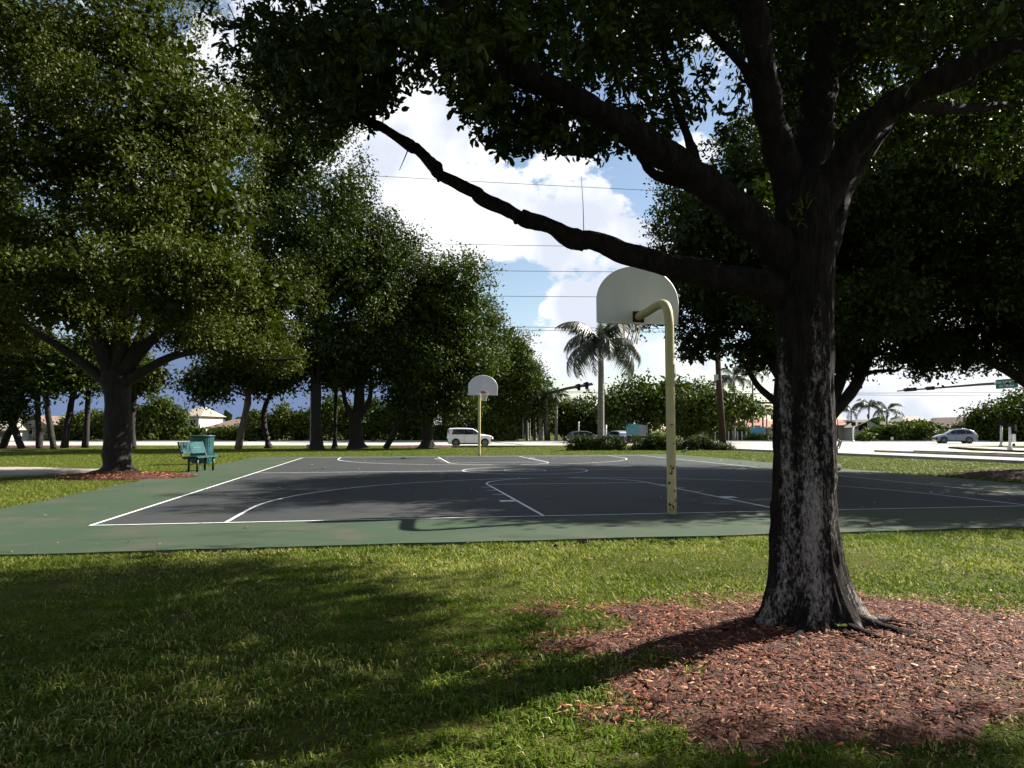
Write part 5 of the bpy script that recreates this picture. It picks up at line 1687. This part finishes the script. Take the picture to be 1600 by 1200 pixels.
# ------------------------------------------------------------------ traffic signals, signs and posts
def mast(label, base, tip, z, r_pole, r0, r1, heads, sign=None):
    """pole at base (x,y), arm from the pole top to tip (x,y,z)"""
    bz = -.30
    root = thing('traffic_signal', label, 'traffic signal', (base[0], base[1], bz))
    mb_ = MB(); mb_.tube([(base[0], base[1], bz), (base[0], base[1], z + .15)], [r_pole, r_pole * .8], 14); wpart(root, 'pole', mb_, 'arm')
    mb_ = MB(); mb_.cyl((base[0], base[1], bz + .06), r_pole * 1.9, .12, 16); wpart(root, 'base_plate', mb_, 'concrete')
    a = np.array([base[0], base[1], z]); t = np.array(tip, float)
    mb_ = MB(); mb_.tube([a, (a + t) / 2 + np.array([0, 0, .12]), t], [r0, (r0 + r1) / 2, r1], 12); wpart(root, 'arm', mb_, 'arm')
    d = t - a; d[2] = 0; d = unit(d)
    ang = math.atan2(d[1], d[0])
    fac = np.array([d[1], -d[0], 0.0])
    if fac[1] > 0: fac = -fac
    for fr, horiz, nl in heads:
        c = a + (t - a) * fr + np.array([0, 0, .06]) + fac * .25
        mb_ = MB()
        w_ = .36 * nl
        if horiz:
            mb_.box(c, (w_, .22, .42), ang)
        else:
            mb_.box(c + np.array([0, 0, -.15]), (.42, .22, w_), ang)
        h_ = wpart(root, 'signal_head', mb_, 'signal')
        for k in range(nl):
            e = (k - (nl - 1) / 2) * .33
            cc = c + (d * e if horiz else np.array([0, 0, -.15 - e])) + fac * .13
            m2 = MB(); m2.cyl((0, 0, 0), .13, .05, 14, 'Y'); o = m2.build('lens', 'lens_dark', h_)
            o.location = tuple(cc - np.array(root.location)); o.rotation_euler = (0, 0, math.atan2(fac[1], fac[0]) + math.pi / 2)
            m2 = MB()
            vv = [(.15 * math.cos(q), y, .15 * math.sin(q)) for y in (0, -.22) for q in np.linspace(0, math.pi, 9)]
            m2.add(vv, [(i, i + 1, 10 + i, 9 + i) for i in range(8)], True); o2 = m2.build('visor', 'signal', h_)
            o2.location = o.location; o2.rotation_euler = o.rotation_euler
    if sign:
        fr, w_, h_, l1, l2 = sign
        c = a + (t - a) * fr + fac * .30
        rz_ = math.atan2(fac[1], fac[0]) + math.pi / 2
        mb_ = MB(); mb_.box(c, (w_, .03, h_), rz_); sg = wpart(root, 'street_sign', mb_, 'sign_green')
        loc = c + fac * .018 - np.array(root.location)
        if l2:
            text(l1, h_ * .46, 'sign_white', sg, tuple(loc + np.array([0, 0, h_ * .20])), (R(90), 0, rz_))
            text(l2, h_ * .36, 'sign_white', sg, tuple(loc + np.array([0, 0, -h_ * .24])), (R(90), 0, rz_))
        else:
            text(l1, h_ * .62, 'sign_white', sg, tuple(loc), (R(90), 0, rz_))
    return root


pa = P(853.5, 617, 91); pt_ = P(925, 600, 73)
mast('dark signal post among the palm trunks with an arm reaching right', (pa[0], 91), (pt_[0], 73, pt_[2]), pa[2] + .1, .27, .20, .15, [(.80, False, 2), (.95, False, 2)])
pe = P(1720, 590, 63); tp = P(1402, 611, 88)
mast('long dark signal arm with green street sign over the right hand road', (pe[0], 63), (tp[0], 88, tp[2]), pe[2], .26, .20, .07, [(.90, True, 5), (.775, True, 3)], (.37, 2.6, .95, 'Silver Lakes Blvd', 'SW 178 Ave'))
pe = P(1262, 634, 92); tp = P(1150, 628, 97)
mast('signal arm with green road name sign passing behind the near trunk', (pe[0], 92), (tp[0], 97, tp[2]), pe[2], .24, .16, .10, [(.30, True, 3)], (.79, 2.9, .55, 'Pembroke Rd', None))


def post(name, label, px, yb, yt, Y, wpx, m='galv', head=None, cat='post', zb=-.28):
    b = P(px, yb, Y); b[2] = zb
    t = P(px, yt, Y)
    root = thing(name, label, cat, b)
    r_ = wpx * Y / FPX / 2
    mb_ = MB(); mb_.tube([b, (b * .5 + t * .5), t], r_, 10); wpart(root, 'pole', mb_, m)
    mb_ = MB(); mb_.cyl((b[0], b[1], b[2] + .12), r_ * 2.2, .24, 12, 'Z', r_ * 1.3); wpart(root, 'base', mb_, m)
    if head == 'signal':
        mb_ = MB(); mb_.box((t[0], t[1] - .1, t[2] + .2), (.42, .3, .45), .3); wpart(root, 'signal_head', mb_, 'signal')
        mb_ = MB(); mb_.box((t[0] + .0, t[1] - .27, t[2] + .45), (.44, .12, .03), .3); wpart(root, 'visor', mb_, 'signal')
    elif head == 'button':
        mb_ = MB(); mb_.box((t[0] + .18, t[1] - .05, t[2] - .05), (.30, .3, .42), .6); wpart(root, 'signal_head', mb_, 'signal')
        mb_ = MB(); mb_.box((t[0] + .16, t[1] - .1, t[2] * .55 - .1), (.24, .03, .5)); wpart(root, 'plate_sign', mb_, 'white')
        mb_ = MB(); mb_.box((t[0] + .13, t[1] - .1, t[2] * .55 - .55), (.12, .1, .18)); wpart(root, 'push_button', mb_, 'black')
    else:
        mb_ = MB(); mb_.cyl((t[0], t[1], t[2] + .02), r_ * 1.1, .06, 12, 'Z', r_ * .4); wpart(root, 'cap', mb_, m)
    return root


post('pedestrian_signal', 'white pole with dark pedestrian signal head right of the near trunk', 1333, 694, 665, 88, 2.6, 'white', 'signal', 'signal post')
post('pedestrian_signal', 'taller left one of two pale signal posts on the right corner', 1564.5, 700, 664, 55.5, 3.6, 'galv', 'signal', 'signal post', -.13)
post('pedestrian_signal', 'right one of two pale signal posts, with push button plate', 1578, 706, 667, 47, 4.0, 'galv', 'button', 'signal post', -.13)
post('signal_post', 'slim white post standing left of the drooping palm', 904.5, 690, 659, 90.6, 2.6, 'white')
post('signal_post', 'short white post just right of the drooping palm trunk', 947, 690, 664, 90.6, 2.4, 'white')
post('signal_post', 'white post behind the broad tree left of the yellow pole', 1032, 690, 650, 93, 2.0, 'galv')
post('signal_post', 'pale post between banner and broad tree trunk', 1013, 690, 632, 96, 2.2, 'galv')
post('street_lamp', 'dark lantern post between wooden pole and near trunk', 1167, 691, 656, 94, 1.4, 'black', None, 'street lamp')
post('signal_post', 'dark thin post between the house and the near trunk', 1309, 692, 655, 96, 1.6, 'black')
# lantern head on the dark post
ln = bpy.data.objects['street_lamp']
tl = P(1167, 656, 94)
mb = MB(); mb.cyl((tl[0], tl[1], tl[2] + .35), .28, .7, 10, 'Z', .42); wpart(ln, 'lantern', mb, 'black')
mb = MB(); mb.cyl((tl[0], tl[1], tl[2] + .85), .46, .3, 10, 'Z', .06); wpart(ln, 'lantern_roof', mb, 'black')

# wooden pole
b = P(1130, 702, 47); t1 = P(1123, 590, 47); t2 = P(1118, 470, 47)
b[2] = float(ground_z(b[0], b[1]))
root = thing('utility_pole', 'brown wooden pole rising into the dark canopy right of the near hoop', 'utility pole', b)
mb = MB(); mb.tube([b, t1, t2], [.24, .185, .16], 14); wpart(root, 'pole', mb, 'wood_pole')
mb = MB(); mb.box((t1[0] - .22, t1[1] - .15, t1[2]), (.22, .25, .38)); wpart(root, 'box', mb, 'galv')
# concrete pole beside the straight trunk
b = P(491, 699, 47); b[2] = float(ground_z(b[0], b[1]))
root = thing('utility_pole', 'pale concrete pole partly hidden by a straight dark trunk', 'utility pole', b)
mb = MB(); t_ = P(491, 580, 47); mb.tube([b, t_], [.30, .24], 8); wpart(root, 'pole', mb, 'concrete')
mb = MB(); mb.box((b[0], b[1], b[2] + .12), (.8, .8, .25)); wpart(root, 'footing', mb, 'concrete')

# overhead wires with a pole line off to both sides
for i, (yl, yr, Y, lab) in enumerate([(272, 300, 92, 'topmost overhead wire crossing the clouds'), (377, 386, 92, 'second overhead wire from the top crossing the sky gap'), (419, 424, 92, 'third overhead wire from the top crossing the blue patch'), (459, 463, 92, 'fourth overhead wire from the top crossing the blue patch'),
                                      (505, 513, 96, 'upper of two close wires left of the drooping palm'), (510, 518, 96, 'lower of two close wires left of the drooping palm'), (610, 613, 100, 'lowest wire crossing behind the drooping palm'), (613, 618, 105, 'long wire low over the junction on the right')]):
    x0, x1 = (560, 1100) if i < 7 else (1080, 1700)
    pts = []
    for t in np.linspace(-1.0, 2.0, 41):
        p = P(x0 + (x1 - x0) * t, yl + (yr - yl) * t, Y)
        p[2] += -1.2 * (1 - ((t - .5) / 1.5) ** 2) * .4 + .3
        pts.append(p)
    mb = MB(); mb.tube(pts, .032, 5)
    tag(mb.build('overhead_wire', 'wire'), lab, 'wire', 'overhead wires')

# banner, blue sign, small boards
b = P(996, 690, 82); root = thing('banner_sign', 'turquoise and white banner hung under the broad tree', 'banner', (b[0], b[1], -.28))
mb = MB(); a = P(979, 681, 82); c = P(998, 663, 82); mb.prism([(a[0], 82, a[2]), (c[0], 82, a[2] - .02), (c[0], 82, c[2]), (a[0] - .05, 82, c[2] + .08)], (0, .03, 0)); wpart(root, 'printed_panel', mb, 'banner')
mb = MB(); a2 = P(1012, 681, 82); mb.prism([(c[0] + .004, 82.0, a[2] - .02), (a2[0], 82, a2[2] - .05), (a2[0] - .1, 82, c[2] - .12), (c[0] + .004, 82, c[2])], (0, .03, 0)); wpart(root, 'plain_panel', mb, 'banner_white')
for x in (979, 996, 1012):
    q = P(x, 690, 82.1); mb = MB(); mb.tube([(q[0], 82.08, -.28), (q[0], 82.08, P(x, 661, 82)[2])], .04, 8); wpart(root, 'post', mb, 'galv')
mb = MB(); q = P(997, 686, 82.6); mb.box((q[0], 82.8, .15), (2.6, 1.0, .8)); wpart(root, 'base_wall', mb, 'brick')
b = P(1183, 690, 92.5); root = thing('blue_sign', 'oval blue sign on short posts left of the near trunk', 'sign', (b[0], b[1], -.28))
q = P(1183, 673, 92.5)
mb = MB(); mb.prism([(q[0] + 1.05 * math.cos(a) * (1 if math.cos(a) > 0 else .9), 92.5, q[2] + .50 * math.sin(a) + .12 * math.cos(a)) for a in np.linspace(0, 6.2832, 28, endpoint=False)], (0, .08, 0)); wpart(root, 'panel', mb, 'blue_sign')
for dx in (-.6, .6):
    mb = MB(); mb.tube([(q[0] + dx, 92.62, -.28), (q[0] + dx, 92.62, q[2] + .1)], .05, 8); wpart(root, 'post', mb, 'black')
b = P(1394, 693, 87); root = thing('yard_sign', 'tiny white board at the road edge below the three palms', 'sign', (b[0], 90.7, -.28))
q = P(1394, 689, 90.7); mb = MB(); mb.box((q[0], 90.7, .05), (.42, .03, .5), .2); wpart(root, 'panel', mb, 'white')
for dx in (-.15, .15):
    mb = MB(); mb.tube([(q[0] + dx, 90.72, -.30), (q[0] + dx, 90.72, 0)], .015, 6); wpart(root, 'post', mb, 'galv')
# dark fence and wall stretch right of the wooden pole
root = thing('fence', 'dark panel fence behind the grey palm trunk right of the wooden pole', 'fence', (P(1150, 690, 94)[0], 94, -.28))
for x in np.arange(1118, 1160, 7):
    q = P(x, 680, 94); q1 = P(x + 6.6, 680, 94)
    mb = MB(); mb.box(((q[0] + q1[0]) / 2, 94, .32), (q1[0] - q[0], .06, 1.2)); wpart(root, 'panel', mb, 'fence_dark')
for x in np.arange(1117.5, 1167, 7):
    q = P(x, 680, 93.9); mb = MB(); mb.box((q[0], 93.93, .36), (.14, .14, 1.28)); wpart(root, 'post', mb, 'galv')
root = thing('low_wall', 'low brick coloured wall below the blue sign', 'wall', (P(1190, 690, 91.8)[0], 91.8, -.28))
q = P(1165, 690, 91.8); q1 = P(1215, 690, 91.8)
mb = MB(); mb.box(((q[0] + q1[0]) / 2, 92.0, -.06), (q1[0] - q[0], .2, .44)); wpart(root, 'wall', mb, 'brick')
mb = MB(); mb.box(((q[0] + q1[0]) / 2, 92.0, .19), (q1[0] - q[0] + .1, .3, .06)); wpart(root, 'coping', mb, 'concrete')


# ------------------------------------------------------------------ houses beyond the road
def house(label, px0, px1, yeave, yridge, Y, wall, roof, depth=9, hip=.35, wins=(), gable=False):
    a = P(px0, yeave, Y); b_ = P(px1, yeave, Y); r_ = P((px0 + px1) / 2, yridge, Y + depth / 2)
    x0, x1, ze, zr = a[0], b_[0], a[2], max(r_[2], a[2] + .5)
    root = thing('house', label, 'house', ((x0 + x1) / 2, Y + depth / 2, -.3))
    mb_ = MB(); mb_.box(((x0 + x1) / 2, Y + depth / 2, (ze - .3) / 2), (x1 - x0, depth, ze + .3)); wl = wpart(root, 'wall', mb_, wall)
    o = .5
    e = [(x0 - o, Y - o, ze), (x1 + o, Y - o, ze), (x1 + o, Y + depth + o, ze), (x0 - o, Y + depth + o, ze)]
    if gable:      # ridge runs away from the viewer
        xm = (x0 + x1) / 2
        rid = [(xm, Y - o, zr), (xm, Y + depth + o, zr)]
        V = e + rid
        F = [(0, 3, 5, 4), (1, 4, 5, 2), (0, 1, 2, 3), (2, 5, 3)]
        mb_ = MB(); mb_.add(V, F); wpart(root, 'roof', mb_, roof)
        mb_ = MB(); mb_.prism([(x0, Y - .02, ze + .01), (x1, Y - .02, ze + .01), (xm, Y - .02, zr - .12)], (0, .2, 0)); wpart(root, 'gable_wall', mb_, wall)
    else:
        w_ = (x1 - x0) * hip
        rid = [(x0 + w_, Y + depth / 2, zr), (x1 - w_, Y + depth / 2, zr)]
        V = e + rid
        F = [(0, 1, 5, 4), (1, 2, 5), (2, 3, 4, 5), (3, 0, 4), (3, 2, 1, 0)]
        mb_ = MB(); mb_.add(V, F); wpart(root, 'roof', mb_, roof)
        mb_ = MB(); mb_.box(((x0 + x1) / 2, Y - o - .02, ze - .06), (x1 - x0 + 2 * o, .05, .18)); wpart(root, 'fascia', mb_, 'stucco_white')
    for fx, z0, w_, h_ in wins:
        c = (x0 + (x1 - x0) * fx, Y - .03, z0)
        mb_ = MB(); mb_.box(c, (w_ + .2, .08, h_ + .2)); f_ = wpart(root, 'window', mb_, 'stucco_white')
        m2 = MB(); m2.box((c[0], Y - .075, c[2]), (w_, .02, h_)); m2.build('pane', 'glass', f_, org=root.location)
    return root


house('white two storey house with flat pitched roof behind the left hedge', 281, 311, 650, 636, 110, 'stucco_white', 'roof_beige', 9, .3, [(.3, 2.2, .8, 1.1), (.7, 2.2, .8, 1.1)])
house('long low house with brown pink roof left of the leaning pale trunk', 326, 395, 668, 655, 106, 'stucco_cream', 'roof_brown', 9, .3, [(.3, .9, 1.0, 1.0)])
house('grey gabled house behind the crossed trunks on the far left', 28, 78, 668, 650, 104, 'stucco_grey', 'roof_brown', 9, .3, [(.35, 1.0, 1.0, .9)], True)
house('white house at the very left edge of the picture', -45, 16, 672, 652, 100, 'stucco_white', 'roof_beige', 9, .3, [(.8, .6, .9, .9)])
house('cream house with terracotta roof just right of the near trunk', 1270, 1345, 664, 655, 112, 'stucco_cream', 'roof_pink', 9, .25, [(.78, 2.0, 1.2, 1.1)])
house('pale gabled house wing left of the yellow green hedge', 1338, 1378, 668, 656, 108, 'stucco_white', 'roof_beige', 9, .3, [(.25, 1.7, 1.3, 1.2)], True)
house('house with a long grey beige roof above the yellow green hedge', 1412, 1486, 667, 650, 116, 'stucco_cream', 'roof_beige', 10, .35)
house('cream gabled house behind the silver car', 1490, 1540, 668, 652, 110, 'stucco_cream', 'roof_brown', 9, .3, [(.5, 1.5, 1.0, 1.0)], True)
house('beige roofed house behind the wooden pole', 1110, 1152, 672, 658, 108, 'stucco_cream', 'roof_beige', 9, .35)
house('house with a terracotta roof beside the left edge of the near trunk', 1166, 1225, 668, 655, 110, 'stucco_white', 'roof_pink', 9, .25, [(.3, 1.2, .8, 1.2), (.75, 1.5, .9, 1.0)])

# small bird on the grass beyond the court
bp = P(1069, 711, 35); root = thing('bird', 'small bird standing on the grass beyond the near pole', 'bird', (bp[0], 35, float(ground_z(bp[0], 35))))
mb = MB()
pts = crom([(-.16, 0, .10), (-.06, 0, .15), (.05, 0, .18), (.10, 0, .26), (.13, 0, .33), (.20, 0, .32)], 4)
mb.tube(pts, np.interp(np.linspace(0, 1, len(pts)), [0, .2, .45, .65, .85, 1], [.012, .055, .06, .028, .03, .006]), 10); mb.build('body', 'palm_trunk', root)
for y in (-.02, .02):
    mb = MB(); mb.tube([(0, y, -.04), (.0, y, .13)], .006, 5); mb.build('leg', 'trim', root)
# twig on the lawn
tw = G(330, 1172)
mb = MB(); mb.tube(crom([(tw[0], tw[1], .045), (tw[0] + .04, tw[1] + .015, .055), (tw[0] + .09, tw[1] + .03, .06), (tw[0] + .15, tw[1] + .05, .06)], 3), [.003] * 10, 5)
tag(mb.build('fallen_twig', 'bark_pale'), 'thin pale twig lying on the shaded lawn', 'twig')
